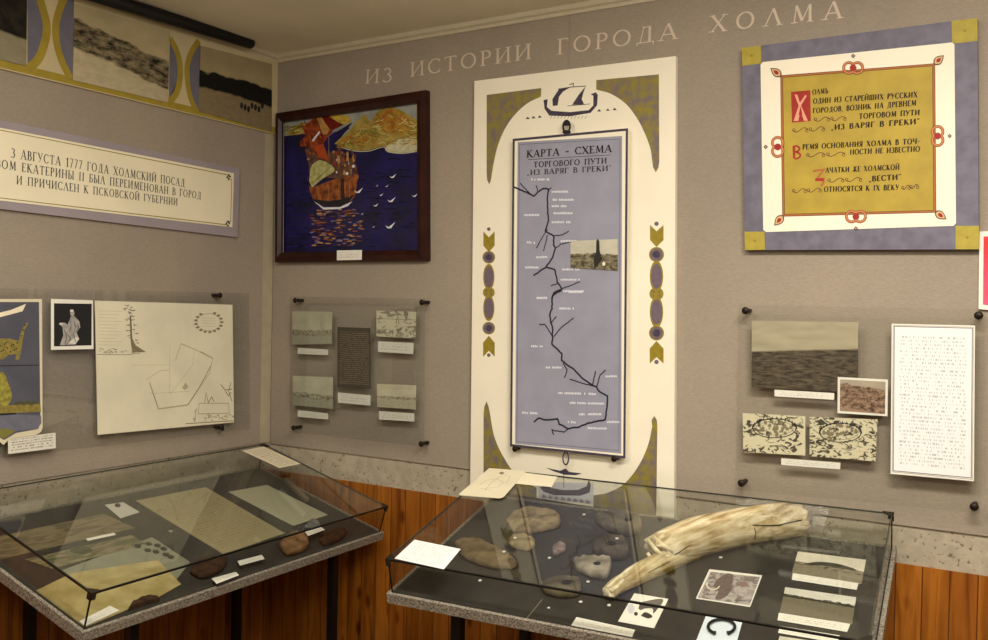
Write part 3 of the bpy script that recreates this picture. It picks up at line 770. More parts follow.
b = MB(); b.slab(LW, out, D3+.0025, D3+.006, mat('shield_rim', (222, 212, 182), .6)); b.build('rim', root)
h = D3+.0065
b = MB(); b.poly(LW, [(-31, 302), (39, 302), (40.4, 424), (38, 429), (16, 433), (4, 440), (-6, 434), (-30, 433), (-33, 426)], h, mat('shield_blue', (86, 86, 96), .6, var=.08, scale=12)); b.build('blue_field', root)
yb_ = mat('beast_yellow', (140, 126, 62), .6, var=.2, scale=60)
b = MB()
b.poly(LW, k((-60, 190), (-20, 182), (40, 183), (70, 192), (78, 165), (88, 138), (100, 122), (106, 126), (92, 150), (84, 200), (78, 235), (72, 262), (58, 262), (60, 240), (30, 245), (10, 262), (-8, 258), (-5, 240), (-60, 235)), h+.0004, yb_)
for i in range(22): b.disc(LW, Z1(k, -50+(i*37) % 122, 194+(i*23) % 42), .9, .8, h+.0007, M['ink'], 6)
for x, y in ((82, 172), (88, 150), (95, 132)): b.disc(LW, Z1(k, x, y), 1.0, .7, h+.0007, M['ink'], 6)
b.build('spotted_beast', root)
b = MB(); b.poly(LW, k((-60, 110), (0, 85), (40, 75), (98, 52), (85, 80), (40, 92), (0, 102), (-60, 130)), h+.0004, M['cream']); b.build('banner', root)
b = MB(); b.ribbon(LW, k((-110, 288), (148, 282)), .8, h+.0004, M['ink']); b.build('dividing_line', root)
b = MB(); b.poly(LW, k((-115, 440), (152, 428), (154, 458), (60, 462), (-115, 468)), h+.0004, yb_)
b.poly(LW, k((-115, 468), (60, 462), (60, 468), (-115, 478)), h+.0006, M['ink'])
b.poly(LW, k((-112, 478), (60, 468), (154, 472), (156, 500), (140, 522), (60, 530), (-110, 540)), h+.0003, mat('water_grey_blue', (112, 112, 124), .6, var=.1, scale=30))
b.poly(LW, k((-110, 540), (20, 520), (60, 530), (15, 560), (-30, 545)), h+.0005, mat('shore_green', (128, 124, 62), .6))
b.build('shore', root)
b = MB(); b.poly(LW, k(smooth([(-20, 435), (-28, 400), (-22, 360), (-8, 320), (6, 308), (20, 322), (28, 345), (40, 372), (44, 400), (36, 425), (20, 437)])), h+.0006, mat('tree_yellow_green', (150, 142, 60), .6, var=.35, scale=70))
for i in range(6): b.disc(LW, Z1(k, 62+i*14, 427-(i % 2)*4), 2.6, 1.8, h+.0006, mat('bush_dark', (84, 82, 52), .6), 8)
b.build('tree', root)
onpane('caption_card', 'white caption card under the painted shield on the left wall', zl((27, 568), (187, 548), (188, 600), (28, 620)), lines_mat('caption_typed', (226, 222, 206), (160, 154, 142), 6, .06, .52, 8., .1), D3, 'caption', LW, front=True)

# ------------------------------------------------------------------ painting
e = Z(275, 90, 7.106); g4 = Z(250, 60, 2.91); gg = Z(275, 175, 6.175)
root = thing('framed_painting', 'framed painting of a red-sailed ship and white gulls on dark blue sea', 'painting', BACK.at(353, 262))
FO = g4((75, 155), (512, 87), (514, 583), (72, 588)); FI = g4((93, 181), (486, 125), (487, 553), (91, 560))
PB = BACK
b = MB()
fo = [PB.at(u, v, .03) for u, v in FO]; fi = [PB.at(u, v, .022) for u, v in FI]; n_ = PB.n
mid = [a*.45+c*.55+n_*.008 for a, c in zip(fo, fi)]
for i in range(4):
    jn = (i+1) % 4
    b.face([fo[i], mid[i], mid[jn], fo[jn]], M['framewood']); b.face([mid[i], fi[i], fi[jn], mid[jn]], M['framewood'])
    b.face([fi[i], fi[i]-n_*.012, fi[jn]-n_*.012, fi[jn]], M['framewood'])
    b.face([fo[jn], fo[jn]-n_*.03, fo[i]-n_*.03, fo[i]], M['framewood'])
b.fixn = True
b.build('frame', root)
C0 = g4((90, 175), (494, 118), (494, 560), (90, 566))
navy = mat('painted_sea', (10, 10, 44), .35, scale=8, col2=(26, 18, 84), spec=.4)
must = mat('mustard_cloud', (132, 118, 46), .5, scale=22, col2=(176, 150, 74)); org = mat('orange_cloud', (150, 84, 22), .5, scale=26, col2=(176, 138, 50))
sail = mat('red_sail', (96, 30, 14), .5, scale=30, col2=(160, 70, 30)); dsail = mat('dark_red_sail', (104, 20, 14), .5, var=.3, scale=40)
och = mat('ochre_sail', (180, 134, 72), .5, var=.2, scale=40); hull = mat('hull_brown', (84, 38, 20), .5, scale=34, col2=(168, 96, 48))
gull = mat('gull_white', (224, 222, 226), .5); pgreen = mat('pale_green_sail', (150, 152, 84), .5, scale=40, col2=(196, 190, 130))
b = MB(); b.poly(PB, C0, .006, navy); hh = .0064
b.poly(PB, g4((94, 180), (490, 122), (490, 255), (250, 240), (94, 222)), hh, mat('painted_sky', (128, 132, 130), .5, scale=12, col2=(164, 164, 150)))
b.poly(PB, e(smooth([(80, 322), (95, 285), (160, 245), (215, 230), (240, 262), (225, 322)])), hh+.0003, must)
b.poly(PB, e((380, 185), (440, 170), (520, 185), (545, 225), (470, 250)), hh+.0003, mat('yellow_rays', (190, 162, 62), .5, var=.3, scale=60))
b.poly(PB, g4((94, 222), (160, 215), (225, 225), (300, 180), (250, 245), (270, 262), (320, 268), (392, 255), (404, 270), (490, 268), (490, 400), (94, 400)), hh+.0005, navy)
b.poly(PB, e((340, 390), (375, 335), (420, 300), (535, 268), (440, 345), (410, 420), (360, 430)), hh+.0006, navy)
b.poly(PB, g4(smooth([(246, 244), (262, 228), (290, 205), (310, 180), (335, 158), (350, 178), (372, 150), (400, 136), (438, 146), (470, 165), (488, 185), (488, 252), (440, 262), (402, 262), (388, 250), (345, 262), (300, 262), (265, 250)])), hh+.0009, must)
b.poly(PB, g4(smooth([(368, 170), (385, 150), (412, 140), (445, 158), (468, 178), (462, 205), (420, 215), (395, 208), (375, 195)])), hh+.0011, org)
b.poly(PB, g4(smooth([(252, 240), (285, 222), (330, 215), (345, 232), (300, 246)])), hh+.0011, org)
b.poly(PB, g4(smooth([(392, 258), (410, 240), (450, 228), (488, 236), (488, 262), (445, 270), (402, 269)])), hh+.0012, mat('pale_cloud', (176, 170, 128), .5, scale=40, col2=(206, 200, 170)))
b.ribbon(PB, g4(smooth([(262, 252), (300, 264), (345, 265), (388, 253), (400, 266), (440, 272), (487, 266)])), .8, hh+.0014, mat('foam', (190, 190, 160), .5))
cl = [must, org, mat('pale_cloud'), mat('cloud_green', (112, 116, 52), .5), mat('cloud_brown', (120, 80, 34), .5), mat('cloud_cream', (200, 184, 120), .5)] if False else None
strk = [mat('cloud_green', (112, 116, 52), .5), mat('cloud_brown', (130, 84, 30), .5), mat('cloud_cream', (196, 178, 110), .5), mat('cloud_ochre', (172, 132, 48), .5)]
for i in range(170):
    x = 262+rnd.random()*222; top_ = 242-(x-262)*.75 if x < 335 else (168 if x < 365 else 142+abs(x-405)*.35); top_ = max(top_, 140)
    y = top_+8+rnd.random()*max(4, 250-top_-12); a = rnd.random()*1.6-.8; l = 5+rnd.random()*9
    b.ribbon(PB, g4((x-l*math.cos(a), y-l*math.sin(a)), (x, y+1.5), (x+l*math.cos(a), y+l*math.sin(a))), .5+rnd.random()*.7, hh+.00125+i*.000002, strk[i % 4])
for i in range(60):
    x, y = 100+rnd.random()*60, 190+rnd.random()*26; b.ribbon(PB, g4((x-6, y+2), (x+6, y-2)), .6, hh+.0004, strk[i % 4])
seas = [mat('sea_violet', (34, 22, 96), .4), mat('sea_deep', (8, 8, 34), .4), mat('sea_blue', (16, 20, 84), .4)]
for i in range(220):
    x, y = 100+rnd.random()*380, 275+rnd.random()*275; l = 6+rnd.random()*16; b.ribbon(PB, g4((x-l, y+1), (x, y-1), (x+l, y)), .5+rnd.random()*.8, hh+.0007+i*.000001, seas[i % 3])
# ship
b.poly(PB, e((195, 265), (285, 192), (332, 188), (400, 270), (410, 298), (372, 335), (345, 385), (388, 505), (312, 482), (240, 400), (180, 402), (172, 370), (215, 330)), hh+.002, sail)
b.poly(PB, e((338, 190), (380, 184), (440, 225), (488, 245), (405, 288), (335, 215)), hh+.0022, dsail)
b.poly(PB, e((298, 200), (330, 192), (388, 280), (372, 312), (340, 318)), hh+.0022, och)
for i in range(46):
    x, y = 190+rnd.random()*170, 240+rnd.random()*190
    if x > 300 and y > 330: x -= 40
    b.ribbon(PB, e((x-8, y-26), (x, y), (x+12, y+24)), .7, hh+.00225+i*.000001, (dsail, mat('sail_light', (188, 98, 48), .5), mat('sail_brown', (80, 30, 20), .5))[i % 3])
b.poly(PB, e((262, 358), (312, 292), (322, 300), (272, 368)), hh+.0024, gull)
b.poly(PB, e((268, 395), (345, 385), (380, 500), (318, 482)), hh+.0023, mat('bright_red_sail', (170, 72, 30), .5, var=.2, scale=40))
b.ribbon(PB, e((382, 320), (382, 470)), 1.0, hh+.0022, mat('mast', (120, 100, 100), .5))
rig = mat('rigging_brown', (66, 40, 44), .5, scale=40, col2=(120, 84, 60))
b.poly(PB, g4(smooth([(160, 262), (178, 250), (215, 262), (250, 268), (262, 252), (272, 290), (300, 285), (312, 322), (310, 350), (250, 345), (180, 335), (170, 300)])), hh+.0018, rig)
for i in range(40): b.disc(PB, Z1(g4, 168+rnd.random()*142, 262+rnd.random()*75), .7+rnd.random(), .7+rnd.random()*1.2, hh+.0019+i*.00001, (hull, och, sail, gull, rig)[i % 5], 7)
b.poly(PB, gg(smooth([(200, 0), (205, 40), (228, 75), (330, 38), (420, 15), (512, -5), (505, 60), (495, 125), (460, 165), (400, 188), (330, 192), (250, 165), (215, 100)])), hh+.002, hull)
b.poly(PB, gg((230, 150), (330, 160), (415, 150), (495, 120), (455, 168), (400, 190), (330, 194), (250, 168)), hh+.0024, M['ink'])
b.poly(PB, gg((405, 30), (425, 20), (430, 150), (410, 160)), hh+.0024, M['ink'])
for i in range(12): b.ribbon(PB, gg((240+i*22, 82-i*5), (250+i*21, 150-i*1)), .5, hh+.0025, (sail, och, M['dkorange'])[i % 3])
b.poly(PB, g4(smooth([(172, 352), (178, 312), (200, 292), (226, 300), (246, 322), (212, 345), (180, 372)])), hh+.0028, pgreen)
for x0, x1 in ((180, 352), (190, 340), (203, 330)): b.ribbon(PB, g4((x0, x1+8), (x0+34, x1-20)), .4, hh+.003, M['dkorange'])
for i in range(13):
    b.disc(PB, Z1(g4, 250+rnd.random()*58, 268+rnd.random()*66), 1.3, 2.6, hh+.0026+i*.00005, (hull, och, sail, mat('shadow_violet', (70, 50, 84), .5))[i % 4], 8)
for x in (258, 284, 302): b.disc(PB, Z1(g4, x, 285+(x % 7)), 1.5, 4, hh+.003, och, 8)
b.poly(PB, gg((238, 160), (300, 200), (400, 198), (478, 162), (450, 192), (400, 210), (300, 214)), hh+.0028, gull)
for i in range(190):
    t = rnd.random(); x = 375+(rnd.random()-.5)*(330-60*abs(t-.5)); y = 212+t*225
    b.disc(PB, Z1(gg, x, y), 1.4+rnd.random()*2.2, .4+rnd.random()*.45, hh+.002+i*.00001, (och, hull, mat('lilac_ripple', (120, 104, 140), .5), mat('brown_ripple', (92, 58, 46), .5), mat('violet_ripple', (60, 36, 84), .5))[i % 5], 8)
for x, y, s in ((727, 8, 20), (515, 98, 26), (655, 122, 12), (718, 155, 24), (863, 126, 17), (622, 186, 15), (710, 314, 30), (608, 320, 8), (690, 68, 10), (630, 65, 8), (538, 240, 8)):
    b.poly(PB, gg((x-s, y-s*.1), (x-s*.3, y+s*.25), (x+s*1.1, y-s*.8), (x+s*.25, y+s*.5), (x-s*.5, y+s*.5)), hh+.002, gull)
b.build('canvas', root)
b = MB(); b.poly(PB, g4((88, 178), (99, 177), (98, 562), (86, 566)), .012, mat('pale_slip', (150, 138, 116), .6)); b.build('pale_slip', root)
b = MB(); b.slab(PB, gg((382, 466), (536, 463), (534, 524), (382, 527)), .034, .036, capm); b.build('nameplate', root)

# ------------------------------------------------------------------ large map panel
hq = Z(470, 70, 5.82); iq = Z(580, 50, 4.92); kq = Z(470, 215, 4.26); lq = Z(630, 210, 4.0); mq = Z(470, 390, 5.33); nq = Z(570, 400, 4.925); z6 = Z(460, 40, 2.91); qq = Z(480, 440, 4.49)
MP = BACK; TH = .022
root = thing('map_board', 'tall cream board with olive corner ornaments and painted longships behind the case', 'board', MP.at(572, 500))
b = MB(); b.slab(MP, [(474.4, 81), (675.8, 56), (674, 519.5), (470.2, 487.5)], 0, TH, M['whitepaint']); b.build('board', root)
h = TH+.0004
def orn(polys, m, name='corner_ornament'):
    b = MB()
    for i, p in enumerate(polys): b.poly(MP, p, h+i*.0002, m)
    b.build(name, root)
orn([hq((97, 145), (415, 105), (412, 155), *smooth([(412, 155), (340, 190), (270, 250), (210, 330), (165, 430), (140, 530), (128, 600)])[1:], (122, 640), (112, 665), (100, 640), (97, 605))], M['olive'])
orn([iq((80, 148), (388, 120), (390, 545), (386, 578), (373, 602), (360, 578), (355, 545), *smooth([(355, 545), (345, 480), (310, 390), (270, 320), (220, 260), (150, 215), (80, 195)])[1:])], M['olive'])
orn([mq((72, 130), (76, 90), (88, 60), (100, 92), (105, 120), *smooth([(105, 120), (130, 250), (180, 360), (260, 470), (355, 520)])[1:], (355, 575), (72, 530))], M['olive'])
orn([nq((405, 130), (402, 100), (415, 78), (428, 100), (430, 130), (425, 575), (115, 548), (115, 470), *smooth([(115, 470), (190, 455), (270, 410), (340, 320), (385, 220), (405, 130)])[1:])], M['olive'])
def side(z, c, ys, r, name):
    dot0, tul, c1, l1, kn, l2, c2, arr, dot1 = ys
    b = MB(); os_ = M['olivesolid']; mv = M['mauve']; e_ = r/25
    s_ = lambda dx, y: Z1(z, c+dx*e_, y)
    kk = 1/ (4.26 if z is kq else 4.0)
    b.disc(MP, s_(0, dot0), 8*kk*e_, 8*kk*e_, h, mv, 10); b.disc(MP, s_(0, dot1), 8*kk*e_, 8*kk*e_, h, mv, 10)
    b.poly(MP, [s_(-23, tul-40), s_(0, tul-15), s_(25, tul-40), s_(25, tul+20), s_(0, tul+48), s_(-23, tul+20)], h, os_)
    b.poly(MP, [s_(0, arr-48), s_(25, arr-18), s_(25, arr+42), s_(0, arr+16), s_(-24, arr+42), s_(-24, arr-18)], h, os_)
    for y in (c1, c2):
        b.disc(MP, s_(0, y), 27*kk*e_, 27*kk*e_, h, os_); b.disc(MP, s_(0, y), 22*kk*e_, 22*kk*e_, h+.0003, mv); b.disc(MP, s_(0, y), 13*kk*e_, 13*kk*e_, h+.0006, M['violet'])
    for y in (l1, l2):
        for f_, mm, dh in ((1, os_, 0), (.8, mv, .0003)):
            pts = [(c+f_*24*e_*math.sin(t*math.pi/10), y-f_*56*e_*math.cos(t*math.pi/10)) for t in range(11)]+[(c-f_*24*e_*math.sin(t*math.pi/10), y+f_*56*e_*math.cos(t*math.pi/10)) for t in range(1, 10)]
            b.poly(MP, z(pts), h+dh, mm)
    b.disc(MP, s_(-9, kn), 16*kk*e_, 20*kk*e_, h+.0005, os_); b.disc(MP, s_(9, kn), 16*kk*e_, 20*kk*e_, h+.0005, os_)
    for dx, dy in ((-10, -8), (10, -8), (-10, 8), (10, 8)): b.disc(MP, s_(dx, kn+dy), 4*kk, 4*kk, h+.0008, mv, 8)
    b.build(name, root)
side(kq, 80, (60, 110, 180, 264, 330, 396, 482, 562, 597), 25, 'side_ornament')
side(lq, 106, (55, 100, 178, 265, 335, 408, 492, 572, 608), 28, 'side_ornament')
b = MB(); vi = M['violet']
b.poly(MP, z6((243, 175), (255, 172), (253, 195), (266, 206), (320, 210), (375, 204), (388, 190), (388, 162), (380, 158), (395, 152), (401, 160), (399, 190), (380, 212), (320, 222), (260, 220), (246, 200)), h, vi)
b.poly(MP, z6((270, 192), (269, 172), (288, 143), (322, 137), (300, 150), (288, 165), (284, 190)), h, vi)
b.poly(MP, z6((366, 134), (345, 160), (326, 189), (361, 187), (354, 172), (360, 150)), h, vi)
b.ribbon(MP, z6((286, 143), (322, 137), (366, 134)), .8, h, vi); b.ribbon(MP, z6((312, 192), (378, 186)), .6, h, vi); b.ribbon(MP, z6((330, 135), (330, 126), (318, 130)), .8, h, vi)
for i in range(11): b.ribbon(MP, z6((268+i*10, 221), (263+i*10, 229)), .4, h, vi)
for x, y in ((197, 228), (214, 226), (232, 224), (405, 206), (430, 204), (450, 202)): b.poly(MP, z6((x-6, y+2), (x, y-5), (x+6, y+2)), h, vi)
b.build('painted_longship', root)
b = MB()
b.poly(MP, qq((262, 188), (510, 192), (508, 288), (262, 262)), h, mat('pale_grey_panel', (206, 204, 206), .6))
b.poly(MP, qq((270, 212), (300, 203), (320, 215), (370, 224), (440, 224), (478, 208), (488, 180), (498, 200), (492, 236), (450, 250), (330, 248), (285, 232)), h+.0003, vi)
b.ribbon(MP, qq((376, 140), (376, 215)), .7, h+.0003, vi)
b.poly(MP, qq((295, 124), (360, 138), (385, 128), (400, 143), (458, 150), (430, 158), (380, 156), (330, 140)), h+.0004, vi)
for i in range(8):
    x = 275+i*28; y = 246+i*3.6
    b.poly(MP, qq((x, y+8), (x+10, y-4), (x+22, y+6), (x+28, y-2), (x+22, y+14), (x+8, y+14)), h+.0004, mat('wave_grey', (142, 136, 146), .6))
b.build('painted_longship', root)

# map sheet on pins in front of the board
DM = TH+.03
root = thing('map_sheet', 'lavender route map КАРТА–СХЕМА in a dark line frame on the tall cream board', 'map', MP.at(568, 455, TH))
QO = [(512.6, 138.8), (628, 128.2), (625.4, 458.4), (510, 446.4)]
b = MB(); b.slab(MP, QO, DM-.004, DM, M['whitepaint']); b.build('sheet', root)
b = MB(); hm = DM+.0004
qf = hq((278, 420),)+iq((207, 423),)+nq((252, 264),)+mq((240, 287),)
b.poly(MP, qf, hm, M['lav']); b.build('map_field', root)
b = MB()
qi = [(514.6, 141.2), (625.8, 131), (623.2, 455.8), (512, 444)]
b.ribbon(MP, [(513.7, 139.9), (626.9, 129.5), (624.3, 457.2), (511, 445.2)], 2.4, hm+.0004, M['violet'], True)
b.ribbon(MP, [(519.5, 144.5), (620, 139), (618.8, 450.6), (516.8, 441.5)], .5, hm+.0004, mat('grey_map_line', (96, 98, 118), .6), True)
b.ring(MP, Z1(z6, 310, 252), 10/2.91, 17/2.91, 2.2, hm, M['ink'], 18); b.disc(MP, Z1(z6, 310, 268), 4.4, 2.2, hm+.0003, M['ink'], 12); b.poly(MP, z6((300, 250), (311, 232), (322, 250)), hm+.0003, M['ink'])
b.ring(MP, Z1(qq, 385, 82), 2.8, 6.4, 1.6, hm, M['violet'], 18)
b.build('frame_line', root)
b = MB(); ht = hm+.0005
text(b, MP, 'КАРТА – СХЕМА', (526.7, 157.6), (611.5, 152), 7.2, M['ink'], ht, 1.5, gap=.12)
b.ribbon(MP, [(528, 159.6), (610.6, 154.9)], .5, ht, M['ink'])
text(b, MP, 'ТОРГОВОГО ПУТИ', (533.6, 167.4), (606.6, 163.4), 5.6, M['ink'], ht, 1.5, gap=.14)
text(b, MP, '„ИЗ ВАРЯГ В ГРЕКИ“', (527, 175.2), (611.5, 170.6), 5.2, M['ink'], ht, 1.5, gap=.14)
b.build('lettering', root)
r3 = Z(510, 170, 4.925); r4 = Z(510, 290, 3.765)
b = MB()
def riv(z, w, *pts):
    P = z(pts); out = []
    for (x0, y0), (x1, y1) in zip(P[:-1], P[1:]):
        n = max(1, int(math.hypot(x1-x0, y1-y0)/2.2))
        for i in range(n): out.append((x0+(x1-x0)*i/n+(rnd.random()-.5)*.7, y0+(y1-y0)*i/n+(rnd.random()-.5)*.7))
    out.append(P[-1]); b.ribbon(MP, out, w, ht, M['river'])
riv(r3, 1.7, (20, 85), (50, 95), (90, 115), (120, 128), (140, 105), (165, 90), (190, 95), (185, 140), (185, 200), (190, 250), (175, 300), (215, 325), (215, 370), (225, 385), (210, 430), (175, 480), (115, 520))
for p in (((50, 65), (75, 95), (110, 125)), ((130, 75), (135, 105)), ((205, 85), (190, 95)), ((185, 290), (160, 330), (130, 385)), ((185, 320), (165, 400)), ((215, 325), (260, 320), (290, 300)), ((225, 385), (250, 365), (300, 355)), ((255, 585), (300, 570), (345, 550)), ((200, 570), (235, 560))): riv(r3, 1.1, *p)
riv(r3, 1.7, (180, 480), (220, 490), (232, 550), (255, 585), (215, 605), (205, 640))
riv(r4, 1.8, (195, 0), (160, 20), (158, 70), (148, 95), (160, 140), (160, 180), (158, 205), (195, 240), (195, 265), (240, 300), (280, 340), (325, 365), (340, 385), (366, 400), (366, 440), (358, 488), (300, 500), (260, 515), (220, 522), (185, 505), (180, 485), (140, 490), (110, 482), (90, 497))
for p in (((220, 522), (205, 535), (170, 530), (158, 525), (165, 545)), ((165, 175), (195, 140), (240, 105)), ((160, 175), (130, 130), (110, 130)), ((155, 125), (175, 100)), ((225, 335), (270, 350), (325, 365)), ((310, 355), (322, 305)), ((325, 365), (340, 320), (360, 300)), ((205, 330), (215, 300), (200, 275))): riv(r4, 1.2, *p)
b.build('rivers', root)
b = MB()
def names(z, segs, hgt):
    for x0, y0, x1, y1 in segs:
        b = MB(); P = z((x0, y0), (x1, y1)); L_ = P[1][0]-P[0][0]; n = max(3, int(L_/1.5))
        for i in range(n):
            if rnd.random() < .12: continue
            x = P[0][0]+L_*i/n; y = P[0][1]+(P[1][1]-P[0][1])*i/n; a = .7+rnd.random()*.6
            b.poly(MP, [(x, y-a), (x+1.15, y-a), (x+1.15, y+.95), (x, y+.95)], ht, M['mapwhite'])
        b.build('place_name', root)
names(r3, ((105, 47, 195, 47), (205, 107, 295, 107), (210, 147, 315, 147), (205, 178, 280, 178), (215, 213, 310, 213), (205, 257, 300, 257), (70, 222, 145, 222), (75, 355, 125, 360), (250, 350, 330, 350), (130, 430, 185, 428), (75, 480, 150, 480), (258, 490, 345, 490), (250, 540, 345, 540), (262, 597, 365, 597), (135, 630, 185, 630)), 1)
names(r4, ((215, 8, 275, 8), (180, 70, 242, 70), (80, 212, 125, 212), (135, 292, 195, 292), (182, 388, 325, 392), (225, 425, 355, 428), (260, 468, 345, 468), (45, 462, 105, 465), (365, 497, 412, 497), (293, 520, 365, 522), (360, 325, 410, 325), (205, 495, 255, 500), (100, 30, 140, 30)), 1)
for u, v in (Z1(mq, 240, 314), Z1(nq, 218, 290)):
    b = MB(); c = MP.at(u, v, DM); n = MP.n
    b.tube([c-n*(DM-TH), c-n*.001, c+n*.004], [.009, .009, .011], M['standoff'], 12, up=(0, 0, 1)); b.build('standoff', root)
wallphoto('photograph', 'small photograph of a monument above rocks stuck on the lavender map', MP, r3((298, 350), (530, 340), (530, 497), (298, 482)), photo_mat('mapphoto', (206, 200, 178), (44, 40, 30), (150, 140, 110), .5, .0, .25, 5, 9, None, 0, 3.), ht, ht+.002,
          extra=lambda b: [b.poly(MP, r3((425, 350), (432, 338), (440, 350), (442, 400), (455, 440), (415, 490), (412, 440), (424, 400)), ht+.0024, mat('statue_dark', (44, 40, 32), .6)), b.disc(MP, Z1(r3, 462, 462), 1.6, 2.2, ht+.0024, M['cream'], 8)])

# ------------------------------------------------------------------ gold board at right
z8 = Z(730, 10, 2.558); GB = .03
root = thing('gold_text_board', 'gold board of Old Russian lettering in white and lavender border, top right wall', 'board', BACK.at(860, 250))
P = BACK
b = MB(); b.slab(P, z8((30, 97), (633, 20), (637, 612), (38, 614)), 0, GB, M['lavborder']); b.build('outer_border', root)
for q in (((30, 97), (79, 90.5), (80, 137), (31, 143)), ((567, 28), (633, 20), (634, 79), (568, 86)), ((577, 552), (637, 552), (637, 612), (577, 612)), ((37, 567), (88, 567), (90, 613.5), (38, 614))):
    b = MB(); b.slab(P, z8(q), GB, GB+.001, M['goldsq'])
    b.disc(P, (sum(x for x, y in z8(q))/4, sum(y for x, y in z8(q))/4), 1.4, 1.4, GB+.0014, mat('square_mark', (150, 120, 40), .6), 8); b.build('corner_square', root)
b = MB(); b.slab(P, z8((84, 133), (568, 83), (574, 88), (578, 545), (572, 552), (92, 568), (85, 562), (78, 140)), GB, GB+.0015, M['whitepaint']); b.build('white_mount', root)
h = GB+.0019
FQ = z8((132, 170), (521, 140), (524, 515), (137, 525))
b = MB(); b.poly(P, FQ, h, M['gold']); b.build('gold_field', root)
b = MB(); b.ribbon(P, FQ, 2.6, h+.0003, M['dkorange'], True); b.ribbon(P, FQ, 1.5, h+.0005, M['orange'], True)
def leaf(cx, cy, ang, ln=14):
    c, s = math.cos(ang), math.sin(ang)
    for f_, mm, dh in ((1, M['dkorange'], .0006), (.78, mat('leaf_cream', (214, 180, 130), .6), .0009), (.45, M['red'], .0012)):
        pts = [(t*ln*f_+(1-f_)*ln*.5, f_*4.2*math.sin(math.pi*t**.8)) for t in [i/8 for i in range(9)]]
        pts += [(x, -y) for x, y in pts[-2:0:-1]]
        b.poly(P, [(cx+x*c-y*s, cy+x*s+y*c) for x, y in pts], h+dh, mm)
for (cx, cy), a in zip(FQ, (-2.5, -.75, .6, 2.3)): leaf(cx, cy, a)
b.build('painted_frame', root)
def knot(x, y, ox, oy):
    b = MB(); cx, cy = Z1(z8, x, y)
    tx, ty = -oy, ox
    for s_ in (-1, 1):
        b.ring(P, (cx+tx*4.2*s_, cy+ty*4.2*s_), 5.4, 5.4, 2.6, h+.0014, M['dkorange'], 18); b.ring(P, (cx+tx*4.2*s_, cy+ty*4.2*s_), 5.4, 5.4, 1.6, h+.0017, mat('knot_orange', (206, 128, 76), .6), 18)
    b.disc(P, (cx, cy), 3.4, 3.4, h+.0019, M['red'], 10)
    b.poly(P, [(cx+ox*12+dx, cy+oy*12+dy) for dx, dy in ((-2.2, 0), (0, -2.2), (2.2, 0), (0, 2.2))], h+.0014, M['violet'])
    b.disc(P, (cx+ox*12, cy+oy*12), .9, .9, h+.0017, M['pink'], 8)
    b.build('knot_ornament', root)
knot(315, 148, 0, -1); knot(531, 322, 1, 0); knot(322, 528, 0, 1); knot(122, 350, -1, 0)
b = MB(); h2 = h+.0005
b.poly(P, [(791.0, 91.9), (810.3, 90.2), (810.8, 121), (792, 122.7)], h2, M['red'])
xa = Z(740, 40, 5.817)
for pts in (((318, 318), (332, 316), (352, 375), (395, 470), (372, 470), (340, 380)), ((380, 318), (388, 326), (358, 375), (340, 470), (312, 472), (345, 370))): b.poly(P, xa(pts), h2+.0004, M['pink'])
b.poly(P, xa((352, 385), (362, 430), (352, 460), (342, 430)), h2+.0006, M['red'])
b.build('initial', root); b = MB()
b.poly(P, z8((160, 347), (167, 347), (167, 380), (161, 380)), h2, M['red']); b.ring(P, Z1(z8, 166, 355), 4.6, 3.0, 1.8, h2+.0001, M['red'], 12, -90, 90); b.ring(P, Z1(z8, 166, 372), 5.4, 3.4, 1.8, h2+.0001, M['red'], 12, -90, 90)
b.build('initial', root); b = MB()
b.ribbon(P, z8((212, 412), (240, 408), (222, 432), (240, 432), (238, 444), (232, 450)), 2.4, h2, M['orange']); b.ribbon(P, z8((218, 434), (240, 434)), 2.8, h2+.0002, M['red'])
b.build('initial', root)
b = MB()
for s, a, c in (('ОЛМЪ', (812.4, 95), (828, 93.4)), ('ОДИН ИЗ СТАРЕЙШИХ РУССКИХ', (813, 103.8), (917.2, 97.2)), ('ГОРОДОВ, ВОЗНИК НА ДРЕВНЕМ', (813, 113.4), (916, 105.6)),
                ('ТОРГОВОМ ПУТИ', (859, 119), (919.4, 115)), ('„ИЗ ВАРЯГ В ГРЕКИ“', (831, 130), (919.6, 124)), ('РЕМЯ ОСНОВАНИЯ ХОЛМА В ТОЧ-', (802.5, 149.6), (919.6, 143.8)),
                ('НОСТИ НЕ ИЗВЕСТНО', (850, 154.8), (919.8, 151.6)), ('АЧАТКИ ЖЕ ХОЛМСКОЙ', (825.4, 173), (899.3, 169.8)), ('„ВЕСТИ“', (868.8, 181.6), (901, 179.6)), ('ОТНОСЯТСЯ К IX ВЕКУ', (824, 192), (899, 190))):
    text(b, P, s, a, c, 5.5, mat('brown_black_ink', (40, 26, 14), .7), h2, 1.75, False, .16)
b.build('lettering', root)
b = MB()
def swirl(x0, y0, x1, y1):
    b = MB(); n = 2; L_ = x1-x0
    for q_ in range(n):
        pts = []
        for i in range(13):
            t = i/12; pts.append((x0+L_*(q_+t*.94)/n, y0+(y1-y0)*(q_+t)/n+math.sin(t*2*math.pi)*5))
        b.ribbon(P, z8(pts), .75, h2, M['dkorange'])
        for ex, ey in ((x0+L_*(q_+.08)/n, y0-1), (x0+L_*(q_+.86)/n, y0+1)): b.ring(P, Z1(z8, ex, ey+(y1-y0)*q_/n), 1.4, 1.3, .6, h2, M['dkorange'], 8)
    b.build('flourish', root)
for s_ in ((215, 280, 300, 277), (160, 308, 245, 303), (195, 371, 298, 368), (250, 436, 340, 433), (160, 463, 236, 460), (440, 455, 483, 450)): swirl(*s_)

